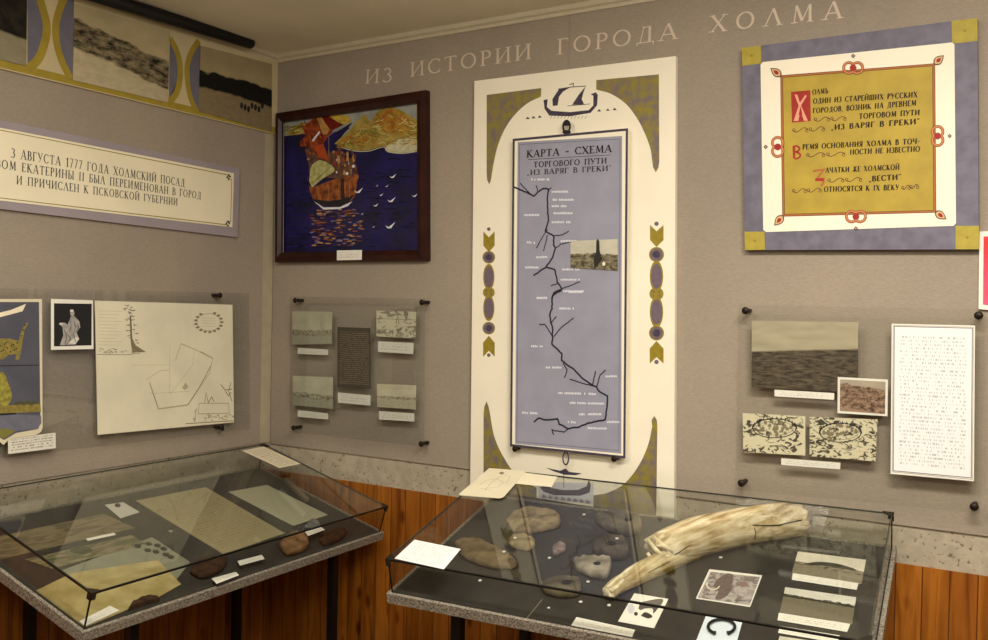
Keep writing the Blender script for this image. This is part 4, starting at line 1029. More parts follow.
# ------------------------------------------------------------------ sloped display cases
CG = glass_mat('case_glass', (.94, .955, .93, 1), 1.0)
CL, CW, CH = 1.445, .762, .12
class Case:
    def __init__(s, label, B, heading, tilt, side, legs):
        c, si = math.cos(heading), math.sin(heading)
        if side == 'back': u = np.array([c, si, 0]); d = np.array([si, -c, 0])
        else: u = np.array([-si, c, 0]); d = np.array([c, si, 0])
        v = d*math.cos(tilt)+np.array([0, 0, -math.sin(tilt)])
        n = np.cross(v, u); n = n if n[2] > 0 else -n
        B = np.array(B, float)
        s.B, s.u, s.v, s.n = B, u, v, n
        s.base = Plane(B, n, -v); s.top = Plane(B+n*CH, n, -v)
        ctr = B+u*CL/2+v*CW/2
        root = thing('display_case', label, 'display case', (ctr[0], ctr[1], 0))
        W3 = lambda a, b_, h: B+u*a+v*b_+n*h
        b = MB(); b.box(W3(.012, .012, -.026), u*(CL-.024), v*(CW-.024), n*.026, M['blackboard']); b.build('base_board', root)
        b = MB()
        for a0, b0, la, lb in ((0, 0, CL, .012), (0, CW-.012, CL, .012), (0, .012, .012, CW-.024), (CL-.012, .012, .012, CW-.024)):
            b.box(W3(a0, b0, -.03), u*la, v*lb, n*.033, M['alu'])
        b.build('metal_edging', root)
        t, i_ = .004, .014
        for a0, b0, h0, la, lb, lh in ((i_, i_, CH-t, CL-2*i_, CW-2*i_, t), (i_, i_, .001, CL-2*i_, t, CH-t-.002), (i_, CW-i_-t, .001, CL-2*i_, t, CH-t-.002), (i_, i_+t+.001, .001, t, CW-2*i_-2*t-.002, CH-t-.002), (CL-i_-t, i_+t+.001, .001, t, CW-2*i_-2*t-.002, CH-t-.002)):
            b = MB(); b.box(W3(a0, b0, h0), u*la, v*lb, n*lh, CG); b.build('glass_pane', root)
        # dark glued edges
        e_ = .006
        ge = mat('glass_edge_green_grey', (62, 64, 54), .3)
        lk = .006 if side != 'back' else .003
        for a0, b0, la, lb, mm in ((i_-.002, CW-i_-.001, CL-2*i_+.004, .0055, M['blacklac']), (i_-.002, i_-.003, CL-2*i_+.004, .0025, ge), (i_-.003, i_, lk, CW-2*i_, M['blacklac'] if lk > .005 else ge), (CL-i_-.001, i_, .0025, CW-2*i_, ge)):
            b = MB(); b.box(W3(a0, b0, CH-.004), u*la, v*lb, n*.0055, mm); b.build('edge_strip', root)
        for a0, b0 in ((i_-.002, i_-.002), (CL-i_-.002, i_-.002), (i_-.002, CW-i_-.003), (CL-i_-.002, CW-i_-.003)):
            b = MB(); b.box(W3(a0, b0, .002), u*.004, v*.004, n*(CH-.004), M['blacklac']); b.build('edge_strip', root)
        brk = mat('corner_bracket_metal', (58, 52, 42), .4, metal=.6, var=.2)
        for a0, b0, sa, sb in ((i_, i_, 1, 1), (CL-i_, i_, -1, 1), (i_, CW-i_, 1, -1), (CL-i_, CW-i_, -1, -1)):
            b = MB(); b.fixn = True
            o = W3(a0-sa*.006, b0-sb*.006, CH+.0005)
            pts = [o, o+u*sa*.034, o+u*sa*.028+v*sb*.012, o+u*sa*.012+v*sb*.028, o+v*sb*.034]
            k_ = len(pts); V = pts+[p+n*.003 for p in pts]
            b.mesh(V, [list(range(k_))[::-1], [k_+i for i in range(k_)]]+[[i, (i+1) % k_, k_+(i+1) % k_, k_+i] for i in range(k_)], brk)
            b.box(o-n*.022, u*sa*.018, v*sb*.0025, n*.022, brk); b.box(o-n*.022, u*sa*.0025, v*sb*.018, n*.022, brk)
            b.build('corner_bracket', root)
        lw = .032 if side != 'back' else .034
        for a0, b0 in legs:
            p = W3(a0, b0, -.028)
            b = MB(); hz = p[2]+.004*0
            ux, vy = u*lw, np.array([d[0], d[1], 0])*lw
            b.box((p[0]-ux[0]/2-vy[0]/2, p[1]-ux[1]/2-vy[1]/2, 0), ux, vy, (0, 0, p[2]-.012), M['blacklac']); b.build('leg', root)
        s.root = root
    def wp(s, a, b_, h): return s.B+s.u*a+s.v*b_+s.n*h
H_ = 1.645
C1 = Case('sloped glass display case of old papers and coins along the left wall', (.036, -1.5321, -.7706+H_), .014, .2729, 'left', ((.26, .09), (1.24, .09), (.26, .65), (1.25, .65)))
C2 = Case('sloped glass display case with a mammoth tusk and stone tools along the back wall', (1.32, -.125, -.7375+H_), .0651, .2478, 'back', ((.2, .12), (1.26, .12), (.2, .65), (1.26, .65)))

def clampq(case, quad, h, mg=.0215):
    out = []
    for u, v in quad:
        q = case.base.at(u, v, h)-case.B; a, b_ = q@case.u, q@case.v
        out.append(pix(case.wp(min(max(a, mg), CL-mg), min(max(b_, mg), CW-mg), h)))
    return out
def pix(P):
    d = np.asarray(P)-CAM; z = d@_fw
    return (494+F_PX*(d@_r2)/z, 320-F_PX*(d@_u2)/z)
def sheet(case, name, label, quad, m, cat, group=None, h=.0008, dh=.0012, top=False, extra=None, lift=0.0, side=None):
    pl = case.top if top else case.base
    h0 = (.0024 if top else h)+lift
    if not top: quad = clampq(case, quad, h0+dh)
    b = MB(); b.slab(pl, quad, h0, h0+dh, m, side)
    if extra: extra(b, pl, h0+dh+.0002)
    return tag(b.build(name), label, cat, group)

# on the glass
t4 = Z(370, 460, 4.27); t5 = Z(480, 440, 4.49)
def drawing(b, pl, h):
    k = mat('faint_brown_line', (170, 156, 122), .7)
    for p in (((470, 105), (500, 85), (540, 80), (570, 95), (545, 115), (505, 120)), ((490, 130), (520, 95), (555, 70)), ((470, 120), (520, 130)), ((560, 60), (600, 70), (580, 100))): b.ribbon(pl, t4(p), .45, h, k)
    b.poly(pl, t4((548, 55), (565, 50), (575, 56), (560, 62)), h, M['greyink'])
sheet(C2, 'drawing_sheet', 'cream sheet with a faint drawing lying on back left corner of the tusk case', t4((510, 34), (655, 46), (664, 52), (572, 156), (555, 163), (385, 150), (380, 145)), mat('drawing_paper', (232, 222, 190), .7, var=.04, scale=10), 'paper', top=True, extra=drawing, lift=.0015, group='papers lying on the tusk case')
sheet(C2, 'paper_sheet', 'small blank cream sheet beside the drawing on top of the tusk case', t5((200, 146), (347, 165), (322, 210), (160, 195)), M['cream'], 'paper', top=True, group='papers lying on the tusk case')
sheet(C2, 'paper_sheet', 'white typed sheet lying on front left corner of the tusk case', t4((190, 340), (387, 380), (315, 466), (105, 420)), lines_mat('typed_sheet', (244, 242, 236), (206, 204, 198), 12, .1, .5, 3.), 'paper', top=True, group='papers lying on the tusk case')
cz = Z(230, 380, 5.82)
sheet(C1, 'paper_sheet', 'cream typed sheet lying on the glass of left case at the room corner', cz((72, 411), (196, 387), (412, 487), (288, 511)), lines_mat('typed_cream', (226, 214, 184), (176, 162, 134), 14, .1, .5, 6.), 'paper', top=True)

# ------------------------------------------------------------------ stones and tusk in case 2
def stone_mat(name, a, c, sc=26, bump=.5): return mat(name, a, .75, scale=sc, col2=c, bump=bump, spec=.2)
def stone(case, name, label, outline, height, m, group, cat='stone', hole=None, flat=.62, seed=0, edge=.35, holem=None):
    outline = clampq(case, outline, height*.4, .03)
    pts = [case.base.at(u, v, height*.4) for u, v in smooth(list(outline)+[outline[0]], 8)[:-1]]
    pts = [p-case.n*((p-case.B)@case.n) for p in pts]
    if hole: hc = case.base.at(hole[0], hole[1], height); hc = hc-case.n*((hc-case.B)@case.n); hr = hole[2]
    else: hc = sum(pts)/len(pts); hr = 0.0
    n = len(pts); R = []
    def ring(k, z, jit):
        out = []
        for p in pts:
            dd = p-hc; l = np.linalg.norm(dd); dd /= l
            q = hc+dd*(hr+(l-hr)*k)
            nz = mnoise.noise(Vector((q*28+seed*3.7)))
            nz2 = mnoise.noise(Vector((q*70+seed)))
            nz3 = mnoise.noise(Vector((q*130+seed*2))); out.append(q+case.n*max(.0012, z+(nz*.20+nz2*.16+nz3*.07)*height*jit)+dd*(nz2*.003+nz3*.001)*jit)
        return out
    rings = [ring(.90, .0012, 0), ring(.985, height*.2, .4), ring(1.0, height*.48, .7), ring(.975, height*.74, .9), ring(.91, height*.92, 1), ring(.78, height*.99, 1), ring(.6, height*1.0, 1), ring(.42, height*1.0, 1), ring(.24, height*1.0, 1), ring(.1, height*1.0, .9)]
    nd = len(rings)
    if hole: rings += [ring(0.0, height*.96, .2), ring(0.0, height*.94, .1), ring(-.0, height*.4, 0), ring(0.0, .0014, 0)]
    else: rings += [ring(.02, height*1.0, .9)]
    V = [p for r in rings for p in r]; F = []
    for i in range(len(rings)-1):
        for k_ in range(n):
            k2 = (k_+1) % n; F.append([i*n+k_, i*n+k2, (i+1)*n+k2, (i+1)*n+k_])
    if not hole: F.append([(len(rings)-1)*n+k_ for k_ in range(n)])
    else: pass
    b = MB(); b.fixn = True; cut = len(F)-(3*n if hole else 0); b.mesh(V, F[:cut], m, smooth=True)
    if hole: b.mesh(V[nd*n:], [[q_-nd*n for q_ in f] for f in F[cut:]], mat('hole_shade_'+m.name, (52, 46, 38), .9), smooth=True)  # bore walls coloured darker to stand for the shade inside
    return tag(b.build(name), label, cat, group)
w8 = Z(440, 500, 4.705)
gst = 'stone tools in the tusk case'
stone(C2, 'stone_slab', 'broad lumpy tan stone slab at the back of tusk case', w8((308, 105), (345, 65), (430, 45), (520, 48), (565, 80), (560, 125), (500, 140), (420, 155), (350, 148), (325, 125)), .026, stone_mat('tan_stone', (96, 80, 54), (158, 140, 104), 22), gst, seed=1)
stone(C2, 'stone_flake', 'small tan stone flake in front of the lumpy slab', w8((318, 195), (345, 170), (400, 165), (440, 185), (445, 220), (405, 238), (345, 225)), .017, stone_mat('tan_flake', (98, 84, 58), (150, 134, 100), 30), gst, seed=2)
stone(C2, 'stone_point', 'large leaf-shaped brown stone blade near the left end of tusk case', w8((70, 205), (110, 188), (190, 195), (260, 225), (320, 262), (365, 300), (330, 322), (240, 318), (150, 290), (95, 255)), .026, stone_mat('brown_stone', (78, 66, 44), (128, 110, 78), 16), gst, seed=3)
stone(C2, 'pebble', 'tiny pinkish stone fragment in middle of the tusk case', w8((527, 235), (540, 215), (570, 203), (592, 215), (588, 240), (560, 255), (532, 258)), .018, stone_mat('pink_stone', (96, 80, 74), (150, 132, 124), 60), gst, seed=4)
stone(C2, 'stone_axe', 'dark brown stone axe head with a round hole, middle of the tusk case', w8((715, 215), (740, 190), (800, 180), (860, 188), (890, 220), (880, 262), (830, 275), (760, 262), (722, 245)), .033, stone_mat('dark_axe_stone', (60, 52, 42), (88, 78, 64), 18), gst, 'stone axe', (611.5, 543, .0165), seed=5)
stone(C2, 'stone_axe', 'pale grey stone axe head with a hole left of the tusk tip', w8((628, 290), (665, 278), (730, 280), (795, 278), (808, 305), (795, 350), (770, 368), (700, 355), (640, 325)), .028, stone_mat('pale_axe_stone', (104, 96, 80), (168, 158, 138), 16), gst, 'stone axe', (597, 563, .012), seed=6)
stone(C2, 'stone_axe', 'flat dark stone axe head with a hole near the front glass of tusk case', w8((470, 405), (510, 380), (580, 366), (650, 378), (668, 410), (650, 445), (580, 455), (500, 440)), .024, stone_mat('flat_axe_stone', (66, 58, 44), (104, 94, 72), 16), gst, 'stone axe', (566.5, 582, .017), seed=7)
stone(C2, 'stone_axe', 'long grey stone axe with a hole at the back glass above the dark axe', w8((732, 100), (745, 72), (830, 62), (910, 75), (950, 105), (945, 150), (880, 160), (790, 140)), .036, stone_mat('back_axe_stone', (72, 66, 54), (112, 102, 84), 16), gst, 'stone axe', (628.5, 519, .014), seed=8)
# numbered dots
for i, (u, v) in enumerate(((480, 580.6), (504, 551.8), (515, 538), (549.4, 558), (588, 581.8), (580.6, 602), (548.7, 608), (617, 538.6), (584, 514.6), (720.6, 557.6), (609, 605.4), (650, 541))):
    where = ('below the leaf-shaped blade', 'on the leaf-shaped blade', 'at the small tan flake', 'below the tiny pinkish fragment', 'below the pale grey axe', 'right of the flat dark axe', 'below the flat dark axe', 'by the hole of the dark brown axe', 'at the back left of the long grey axe', 'above the mammoth print', 'at the tip of the tusk', 'under the broken middle of the tusk')[i]
    if i in (1, 2, 7, 11): hh0 = {1: .028, 2: .019, 7: .037, 11: .001}[i]
    else: hh0 = .0008
    if i == 11: continue
    c = C2.base.at(u, v, hh0); b = MB(); r = .0058 if i != 6 else .0042
    b.tube([c, c+C2.n*.0018], [r, r], M['white'], 12, up=tuple(C2.u)); tag(b.build('number_dot'), 'small white marker dot '+where, 'marker', 'white marker dots in the tusk case')

# tusk
b6 = Z(590, 490, 4.49)
root = thing('mammoth_tusk', 'long curved pale mammoth tusk broken at both ends, in the right display case', 'tusk', C2.base.at(700, 560))
def ivory(name, stops, ax):
    m = bpy.data.materials.new(name); m.use_nodes = True
    nt, N, L, P = nodes_of(m); P.inputs['Roughness'].default_value = .6; P.inputs['Specular IOR Level'].default_value = .25
    tc = N.new('ShaderNodeTexCoord')
    def dot(v, k):
        d = N.new('ShaderNodeVectorMath'); d.operation = 'DOT_PRODUCT'; L.new(tc.outputs['Object'], d.inputs[0]); d.inputs[1].default_value = tuple(float(q)*k for q in v); return d.outputs['Value']
    ax = ax/np.linalg.norm(ax); pe = np.cross(C2.n, ax)
    cx = N.new('ShaderNodeCombineXYZ'); L.new(dot(ax, 7), cx.inputs[0]); L.new(dot(pe, 70), cx.inputs[1]); L.new(dot(C2.n, 70), cx.inputs[2])
    n1 = N.new('ShaderNodeTexNoise'); n1.inputs['Scale'].default_value = 1; n1.inputs['Detail'].default_value = 5; n1.inputs['Distortion'].default_value = .4; L.new(cx.outputs[0], n1.inputs['Vector'])
    n2 = N.new('ShaderNodeTexNoise'); n2.inputs['Scale'].default_value = 11; n2.inputs['Detail'].default_value = 6; L.new(tc.outputs['Object'], n2.inputs['Vector'])
    f = math_node(N, L, 'MULTIPLY_ADD', n1.outputs['Fac'], .55); L.new(math_node(N, L, 'MULTIPLY', n2.outputs['Fac'], .45), f.node.inputs[2])
    L.new(ramp(N, L, f, stops), P.inputs['Base Color'])
    b = N.new('ShaderNodeBump'); b.inputs['Strength'].default_value = .6; b.inputs['Distance'].default_value = .008
    L.new(f, b.inputs['Height']); L.new(b.outputs['Normal'], P.inputs['Normal'])
    return m
AX = C2.base.at(780, 520)-C2.base.at(640, 575); AX2 = C2.base.at(680, 555)-C2.base.at(612, 592)
tm = ivory('tusk_ivory', [(.36, (142, 116, 74)), (.45, (184, 162, 116)), (.53, (212, 196, 156)), (.62, (230, 218, 186))], AX)
tc_ = ivory('tusk_core', [(.36, (120, 94, 54)), (.45, (166, 142, 94)), (.55, (202, 184, 138)), (.63, (226, 212, 176))], AX2)
def tuskpath(specs):
    out = []; rr = []
    for x, y, r in specs:
        u, v = Z1(b6, x, y)
        R_ = r/4.49*pxscale(C2.base.at(u, v, .04))
        out.append(C2.base.at(u, v, R_+.002)); rr.append(R_)
    return out, rr
def dens(P, R_, n=4):
    Q = smooth([np.append(p, r) for p, r in zip(P, R_)], n) if False else None
    A = [np.append(p, r) for p, r in zip(P, R_)]
    A = [2*A[0]-A[1]]+A+[2*A[-1]-A[-2]]; out = []
    for i in range(1, len(A)-2):
        for k_ in range(n):
            t = k_/n; out.append(.5*(2*A[i]+(A[i+1]-A[i-1])*t+(2*A[i-1]-5*A[i]+4*A[i+1]-A[i+2])*t*t+(3*A[i]-A[i-1]-3*A[i+1]+A[i+2])*t**3))
    out.append(A[-2]); return [a[:3] for a in out], [a[3] for a in out]
P_, R_ = dens(*tuskpath(((84, 462, 33), (130, 425, 38), (200, 385, 44), (290, 342, 50), (380, 296, 52), (470, 262, 50))))
b = MB(); b.tube(P_, R_, tc_, 22, up=tuple(C2.n), wob=.12, seed=3)
cpt = mat('tusk_break', (206, 186, 132), .7, scale=50, col2=(238, 228, 196), bump=.4)
d0 = P_[0]-P_[1]; d0 /= np.linalg.norm(d0)
# broken slanting face at the tip
b.tube([P_[0]+d0*.001, P_[0]+d0*.006, P_[0]+d0*.010], [R_[0]*1.0, R_[0]*.86, R_[0]*.5], cpt, 22, up=tuple(C2.n), wob=.3, seed=9)
b.build('core', root)
P0_, R0_ = P_, R_
P_, R_ = dens(*tuskpath(((300, 280, 74), (380, 245, 83), (500, 205, 85), (650, 170, 83), (800, 146, 80), (900, 133, 76), (945, 130, 72))), 6)
b = MB(); seg = 36; V = []; F = []; nn = len(P_)
for i, p in enumerate(P_):
    t = P_[min(i+1, nn-1)]-P_[max(i-1, 0)]; t /= np.linalg.norm(t)
    x = np.cross(t, C2.n); x /= np.linalg.norm(x); y = np.cross(x, t)
    for k_ in range(seg):
        g = 2*math.pi*k_/seg
        r = R_[i]*(1+.05*mnoise.noise(Vector((i*.25, math.cos(g)*1.5, math.sin(g)*1.5)))+.02*mnoise.noise(Vector((i*.9, math.cos(g)*5, math.sin(g)*5))))
        sh = 0
        if i == 0: sh = -.045*mnoise.noise(Vector((math.cos(g)*2.2, math.sin(g)*2.2, 4.2)))-.02*math.sin(g)*0
        if i == nn-1: sh = .03*mnoise.noise(Vector((math.cos(g)*2, math.sin(g)*2, 8.2)))
        # pitted loss on the upper side near the thick end
        if i > nn*.62 and .15*math.pi < g < .55*math.pi: r *= .93+.05*mnoise.noise(Vector((i*.8, g*6, 2)))
        V.append(p+x*r*math.cos(g)+y*r*math.sin(g)+t*sh)
for i in range(nn-1):
    for k_ in range(seg):
        k2 = (k_+1) % seg; F.append([i*seg+k_, i*seg+k2, (i+1)*seg+k2, (i+1)*seg+k_])
b.fixn = True
b.mesh(V, F, tm, smooth=True)
for i_end, s_ in ((0, -1), (nn-1, 1)):
    ring_o = [V[i_end*seg+k_] for k_ in range(seg)]; c = sum(ring_o)/seg
    t = P_[1]-P_[0] if i_end == 0 else P_[-1]-P_[-2]; t /= np.linalg.norm(t)
    inner = [c+(p-c)*.72 for p in ring_o]; deep = [c+(p-c)*.66-t*s_*.03 for p in ring_o]
    VV = ring_o+inner+deep
    b.mesh(VV, [[k_, (k_+1) % seg, seg+(k_+1) % seg, seg+k_] for k_ in range(seg)]+[[seg+k_, seg+(k_+1) % seg, 2*seg+(k_+1) % seg, 2*seg+k_] for k_ in range(seg)]+[[2*seg+k_ for k_ in range(seg)]], cpt)
b.build('outer_layer', root)
# cracks on the outer layer
P1_, R1_ = P_, R_
def crack(pts, rr, m=None, nm='crack', PP=None):
    b = MB(); P = []; P_, R_ = PP or (P1_, R1_); m = m or mat('crack_dark', (52, 40, 24), .8)
    for x, y in pts:
        u, v = Z1(b6, x, y); d = _r2*((u-494)/F_PX)-_u2*((v-320)/F_PX)+_fw; d /= np.linalg.norm(d)
        best = None
        for p, r in zip(P_, R_):
            oc = CAM-p; bb = oc@d; cc = oc@oc-r*r*1.0; D_ = bb*bb-cc
            if D_ > 0:
                s_ = -bb-math.sqrt(D_)
                if best is None or s_ < best: best = s_
        if best is not None: P.append(CAM+d*best)
    if len(P) > 1: b.tube(P, rr, m, 7); b.build(nm, root)
crack(((730, 158), (790, 160), (850, 158), (900, 145), (950, 135)), .0022)
crack(((738, 170), (745, 190), (740, 220)), .0016)
crack(((330, 322), (400, 280), (440, 252), (470, 240)), .0018)

PC = (P0_, R0_)
for pts, rr in ((((78, 440), (120, 402), (170, 360), (215, 332)), .0065), (((92, 455), (125, 432), (150, 405)), .006), (((86, 470), (104, 486)), .005)):
    crack(pts, rr, cpt, 'splinter', PC)
for pts, rr in ((((236, 236), (258, 282), (270, 300)), .006), (((262, 226), (300, 272), (330, 300)), .007), (((288, 212), (330, 250), (372, 276)), .007), (((300, 196), (350, 182)), .006), (((280, 316), (318, 312), (356, 292)), .006)):
    crack(pts, rr, cpt, 'splinter')
crack(((262, 372), (310, 345), (360, 320)), .0014, None, 'crack', PC)
# prints in the tusk case
z6r = Z(760, 460, 3.557); z5r = Z(580, 460, 3.556); s7 = Z(610, 560, 6.175)
UV4 = [(0, 1), (1, 1), (1, 0), (0, 0)]
def mam(b, pl, h):
    b.poly(pl, s7((622, 72), (926, 105), (862, 280), (540, 232)), h, sketch_mat('mammoth_ground', (178, 170, 164), (120, 108, 104), 5, .42, .55, 2.), UV4)
    br = mat('mammoth_brown', (104, 88, 82), .7, var=.2, scale=90)
    b.poly(pl, s7(smooth([(690, 100), (725, 82), (760, 95), (755, 150), (740, 200), (690, 240), (650, 235), (670, 190), (640, 160), (660, 120)])), h+.0003, br)
    b.ring(pl, Z1(s7, 638, 150), 6.5, 5.2, 1.3, h+.0005, M['cream'], 16, 20, 200)
    b.disc(pl, Z1(s7, 822, 150), 4.5, 2.8, h+.0003, mat('pink_brown', (140, 108, 104), .7), 14)
    b.disc(pl, Z1(s7, 815, 190), 5.5, 6, h+.0002, mat('pale_fur', (176, 166, 160), .7, var=.2, scale=120), 14)
    for x, y in ((600, 210), (660, 238), (780, 250), (800, 250)): b.disc(pl, Z1(s7, x, y), 1.6, .9, h+.0004, br, 8)
sheet(C2, 'mammoth_print', 'grey print of a mammoth in a white margin, right of the tusk', z5r((460, 388), (648, 410), (605, 522), (412, 492)), M['paper'], 'print', extra=mam)
def beast(b, pl, h):
    br = mat('beast_grey', (92, 84, 80), .7, var=.2, scale=90)
    b.poly(pl, s7(smooth([(175, 300), (190, 265), (240, 250), (300, 240), (328, 245), (320, 270), (295, 300), (268, 330), (262, 300), (215, 300), (190, 310)])), h+.0002, br)
    b.poly(pl, s7(smooth([(190, 345), (215, 322), (250, 335), (262, 352), (235, 362)])), h+.0002, mat('beast_dark', (60, 56, 56), .7))
    b.disc(pl, Z1(s7, 160, 332), 2.0, 2.0, h+.0002, mat('beast_dark', (60, 56, 56), .7), 8)
    b.disc(pl, Z1(s7, 130, 300), 3.5, 5, h+.0001, mat('pale_wash', (206, 206, 212), .7), 10)
sheet(C2, 'animal_print', 'white print with a small grey animal drawing at the tip of the tusk', s7((150, 205), (360, 240), (272, 420), (50, 378)), M['paper'], 'print', extra=beast)
sheet(C2, 'caption_card', 'long white caption card at the front edge left of the animal print', [(576.5, 617), (635, 629.8), (628.5, 643), (568.5, 629)], capm, 'caption', 'captions in the tusk case')
sheet(C2, 'backing_card', 'pale blue card under the dark open ring in the tusk case', [(706, 615.6), (742.5, 621), (734, 652), (694, 646)], mat('pale_blue_card', (222, 232, 240), .6), 'card')
ctr = (721.5, 626.6); b = MB(); pts = []
for i in range(25):
    a = math.radians(118+304*i/24); pts.append(C2.base.at(ctr[0]+13.4*math.cos(a), ctr[1]+7.4*math.sin(a), .009))
b.tube(pts, [.0062]+[.0042]*23+[.0062], mat('dark_ring_bronze', (28, 34, 36), .4, metal=.6), 10, up=tuple(C2.n))
tag(b.build('neck_ring'), 'dark open metal ring lying on the pale blue card', 'ring')
gph = 'landscape photographs in the tusk case'
sheet(C2, 'photograph', 'photograph of a long dark mound, top of the right column in tusk case', z6r((135, 325), (377, 355), (361, 440), (113, 400)), photo_mat('cp1', (226, 220, 198), (48, 44, 34), (168, 158, 132), .52, -.05, .12, 5, 14, (140, 132, 108), .36, 2.), 'photograph', gph,
      extra=lambda b, pl, h: b.poly(pl, z6r(smooth([(165, 368), (200, 362), (260, 366), (310, 378), (345, 392), (300, 388), (230, 376), (180, 375)])), h, mat('mound_dark', (44, 40, 30), .6)))
sheet(C2, 'photograph', 'photograph of a flat grey field, second of the right column in tusk case', z6r((90, 452), (342, 488), (328, 582), (70, 543)), photo_mat('cp2', (232, 228, 212), (36, 32, 26), (60, 54, 44), .72, -.05, .22, 16, 20, (118, 110, 90), .62, 5.), 'photograph', gph)
sheet(C2, 'photograph', 'photograph cut by the lower picture edge, third in the right column of tusk case', [(779.6, 636), (840, 645), (832, 674), (772, 664)], photo_mat('cp3', (216, 210, 190), (60, 54, 44), (120, 112, 92), .6, 0, .1, 8, 16, None, 0, 7.), 'photograph', gph)
sheet(C2, 'caption_card', 'white caption strip under the photograph of a long dark mound', z6r((117, 402), (350, 438), (344, 461), (113, 425)), capm, 'caption', 'captions in the tusk case', lift=.0014)
sheet(C2, 'caption_card', 'white caption strip under the photograph of a flat grey field', z6r((67, 543), (321, 583), (310, 611), (62, 569)), capm, 'caption', 'captions in the tusk case', lift=.0014)
sheet(C2, 'caption_card', 'white caption strip at the bottom edge below the second caption of the right column', z6r((72, 590), (284, 624), (276, 650), (64, 614)), capm, 'caption', 'captions in the tusk case', lift=.0014)
sheet(C2, 'thin_strip', 'narrow grey strip imitating a glass reflection at back right above the mound photograph', z6r((83, 301), (284, 325), (281, 334), (80, 312)), mat('strip_reflection', (96, 92, 84), .6, var=.1), 'strip')  # reflection on the case glass, put in as a grey strip
b = MB(); b.ribbon(C2.base, w8((482, 467), (405, 560)), .7, .0006, mat('pale_thread', (150, 144, 130), .7))
o = b.build('board_scratch', C2.root)

# ------------------------------------------------------------------ papers, coins and wooden pieces in case 1
y2 = Z(0, 430, 3.05); y3 = Z(180, 430, 3.045)
gd = 'old documents in the left case'
oldp = lines_mat('old_paper_print', (160, 149, 112), (142, 130, 94), 26, .07, .5, 4.)
sheet(C1, 'document', 'large open tan document in middle of the left display case', [(136, 500.5), (205.6, 487), (284.5, 533), (224, 554)], oldp, 'document', gd, dh=.003)
sheet(C1, 'document', 'pale grey-green sheet beside the large tan document in the left case', y3((148, 188), (265, 167), (450, 258), (345, 291)), lines_mat('grey_green_paper', (176, 172, 144), (164, 158, 131), 20, .1, .45, 7.), 'document', gd, dh=.002)
noteb = lambda nm, a, c, sd: sketch_mat(nm, a, c, 4, .42, .58, sd)
sheet(C1, 'banknote', 'wide brown printed note at back left of the left case', [(-24, 541), (104.5, 513.6), (135, 528), (-8, 561)], noteb('note_brown', (128, 114, 84), (92, 80, 56), 2.), 'banknote', 'notes in the left case')
sheet(C1, 'banknote', 'greenish brown note with a dark oval in front of the wide brown note', [(25, 559.5), (131.5, 535), (146, 543.5), (52, 568.5)], noteb('note_green', (132, 120, 88), (78, 82, 54), 5.), 'banknote', 'notes in the left case', lift=.0014,
      extra=lambda b, pl, h: b.disc(pl, (81, 550), 11, 4.2, h, mat('green_oval', (62, 70, 44), .7, var=.3, scale=70), 18))
sheet(C1, 'thin_strip', 'thin white strip lying on the wide brown note', [(86, 538.6), (114, 532.6), (116, 534.6), (88, 540.6)], M['paper'], 'strip', lift=.003)
sheet(C1, 'document', 'blue-grey paper under the yellowish document in left case', [(60, 571), (131, 545), (152, 537), (190, 562), (176, 580), (96, 592)], mat('blue_grey_paper', (136, 136, 114), .7, var=.08, scale=20), 'document', gd)
sheet(C1, 'document', 'yellowish old document at the front left corner of the left case', [(32, 591.5), (72, 573), (158, 560), (181, 584), (160, 596), (84, 629)], mat('yellow_old_paper', (156, 140, 84), .7, scale=14, col2=(186, 170, 118)), 'document', gd, lift=.0014, dh=.003)
sheet(C1, 'caption_card', 'white caption card on the yellowish document behind the front corner', [(75, 622.6), (110, 605.6), (119.5, 610.4), (84.5, 628)], capm, 'caption', 'captions in the left case', lift=.006)
sheet(C1, 'caption_card', 'white square card under a small dark brooch in the left case', y2((320, 228), (376, 220), (426, 250), (368, 269)), mat('brooch_card', (206, 202, 188), .6), 'card')
c = C1.base.at(117.5, 506, .002); b = MB(); b.tube([c, c+C1.n*.006, c+C1.n*.01], [.011, .010, .004], mat('brooch_dark', (48, 50, 56), .4, metal=.5), 12, up=tuple(C1.u)); tag(b.build('brooch'), 'small dark round brooch on the white square card', 'brooch')
cm = mat('coin_bronze', (50, 42, 30), .45, metal=.5, var=.3, scale=120)
coins = ((137.5, 546.4, 'leftmost of the coins'), (148.6, 544, 'top coin second from the left'), (157.4, 545.6, 'top coin third from the left'), (147.6, 550.4, 'lower coin at the left of the row'), (156, 552, 'lower coin in the middle of the row'), (163.5, 549, 'coin right of the middle of the row'), (165.8, 554.8, 'coin second from the right end'), (170.8, 557.2, 'coin at the right front end'))
for u, v, wh in coins:
    c = C1.base.at(u, v, .004); b = MB(); b.tube([c, c+C1.n*.003], [.0112, .0112], cm, 18, up=tuple(C1.u))
    tag(b.build('coin'), 'round dark bronze '+wh+' beside the greenish note', 'coin', 'dark coins in the left case')
c = C1.base.at(170.5, 531.5, .001); b = MB(); b.tube([c, c+C1.n*.003], [.008, .008], mat('pale_token', (150, 140, 110), .5), 14, up=tuple(C1.u)); tag(b.build('token'), 'small pale round token beside the large tan document', 'token')
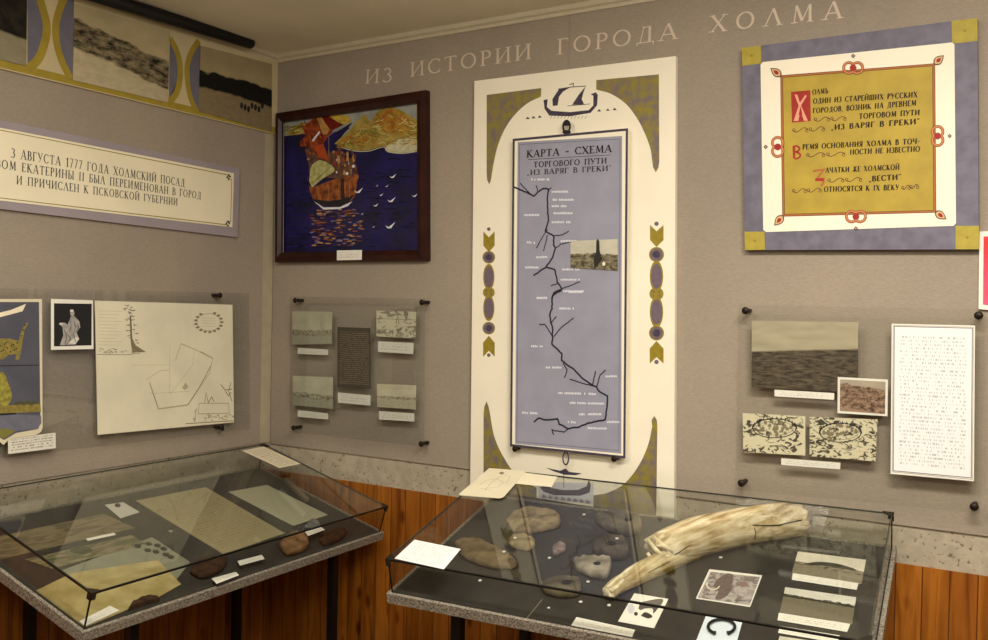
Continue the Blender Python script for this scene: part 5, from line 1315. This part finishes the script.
# tent cards on little dark wedges
def tent(label, quad, lift=.02):
    P = [C1.base.at(u, v, lift) for u, v in quad]
    root = thing('tent_card', label, 'caption', sum(P)/4-C1.n*lift, 'tilted caption cards in the left case')
    b = MB(); b.slab(C1.base, quad, lift-.0012, lift, capm); b.build('card', root)
    b = MB(); b.fixn = True; Q = [p-C1.n*.0014 for p in P]; cq = sum(Q)/4; Q = [cq+(p-cq)*.86 for p in Q]
    R2 = [p-C1.n*(lift-.0026) for p in Q]
    b.mesh(Q+R2, [[0, 1, 2, 3], [4, 7, 6, 5]]+[[i, 4+i, 4+(i+1) % 4, (i+1) % 4] for i in range(4)], M['blackboard']); b.build('stand', root)
tent('white caption card on a dark stand at front, second from right in the left case', [(237.6, 561), (261.8, 554.8), (264.6, 558.8), (240, 565.4)])
tent('white caption card on a dark stand at front, furthest left in the left case', [(211.8, 578.4), (235.8, 571.8), (239, 575), (216.6, 583.6)])
tent('white caption card on a dark stand at front, furthest right in the left case', [(304, 530.2), (321, 527), (325, 529.6), (308, 535.8)], .03)
br1 = stone_mat('brown_clay', (92, 66, 42), (140, 108, 74), 20); br2 = stone_mat('dark_wood_piece', (40, 26, 18), (72, 48, 32), 26)
stone(C1, 'clay_shard', 'rounded brown clay lump near the front glass of the left case', [(279, 546), (286, 537), (296, 533), (305, 537), (308, 546), (299, 552), (287, 554)], .032, br1, None, 'shard', seed=11)
stone(C1, 'wooden_piece', 'dark brown wooden piece right of the clay lump in the left case', [(319, 541), (326, 534), (341, 528.5), (347, 532), (340, 540), (326, 545)], .02, br2, None, 'wooden piece', seed=12)
stone(C1, 'wooden_piece', 'long dark brown wooden piece at the front left of centre in left case', [(190, 573), (196, 562), (212, 557), (226, 560), (222, 570), (204, 578)], .022, br2, None, 'wooden piece', seed=13)
stone(C1, 'wooden_piece', 'dark block at the front glass beside the yellowish document', [(130, 611), (134, 602), (150, 597), (160, 600), (154, 607), (138, 614)], .02, br2, None, 'wooden piece', seed=14)
stone(C1, 'stone_chip', 'small grey triangular chip at the corner of the pale grey-green sheet', [(304, 527), (312, 519), (320, 524), (316, 530)], .012, stone_mat('grey_chip', (92, 92, 90), (130, 130, 124), 40), None, 'chip', seed=15)
c = C1.base.at(345, 530, .0); b = MB(); b.tube([c+C1.n*.001, c+C1.n*.008, c+C1.n*.011], [.009, .008, .003], mat('button_metal', (150, 146, 136), .3, metal=.7), 12, up=tuple(C1.u)); tag(b.build('button'), 'small shiny metal button at the right end of the left case', 'button')
a0 = C1.base.at(285.5, 478, .012); a1_ = C1.base.at(307, 499, .012); b = MB()
dd = a1_-a0; tt = np.cross(C1.n, dd); tt /= np.linalg.norm(tt)
b.box(a0-tt*.012-C1.n*.0115, dd, tt*.024, C1.n*.014, mat('pale_rod', (128, 114, 92), .6, var=.1)); tag(b.build('wooden_rod'), 'short pale wooden rod at the back right of the left case', 'rod')
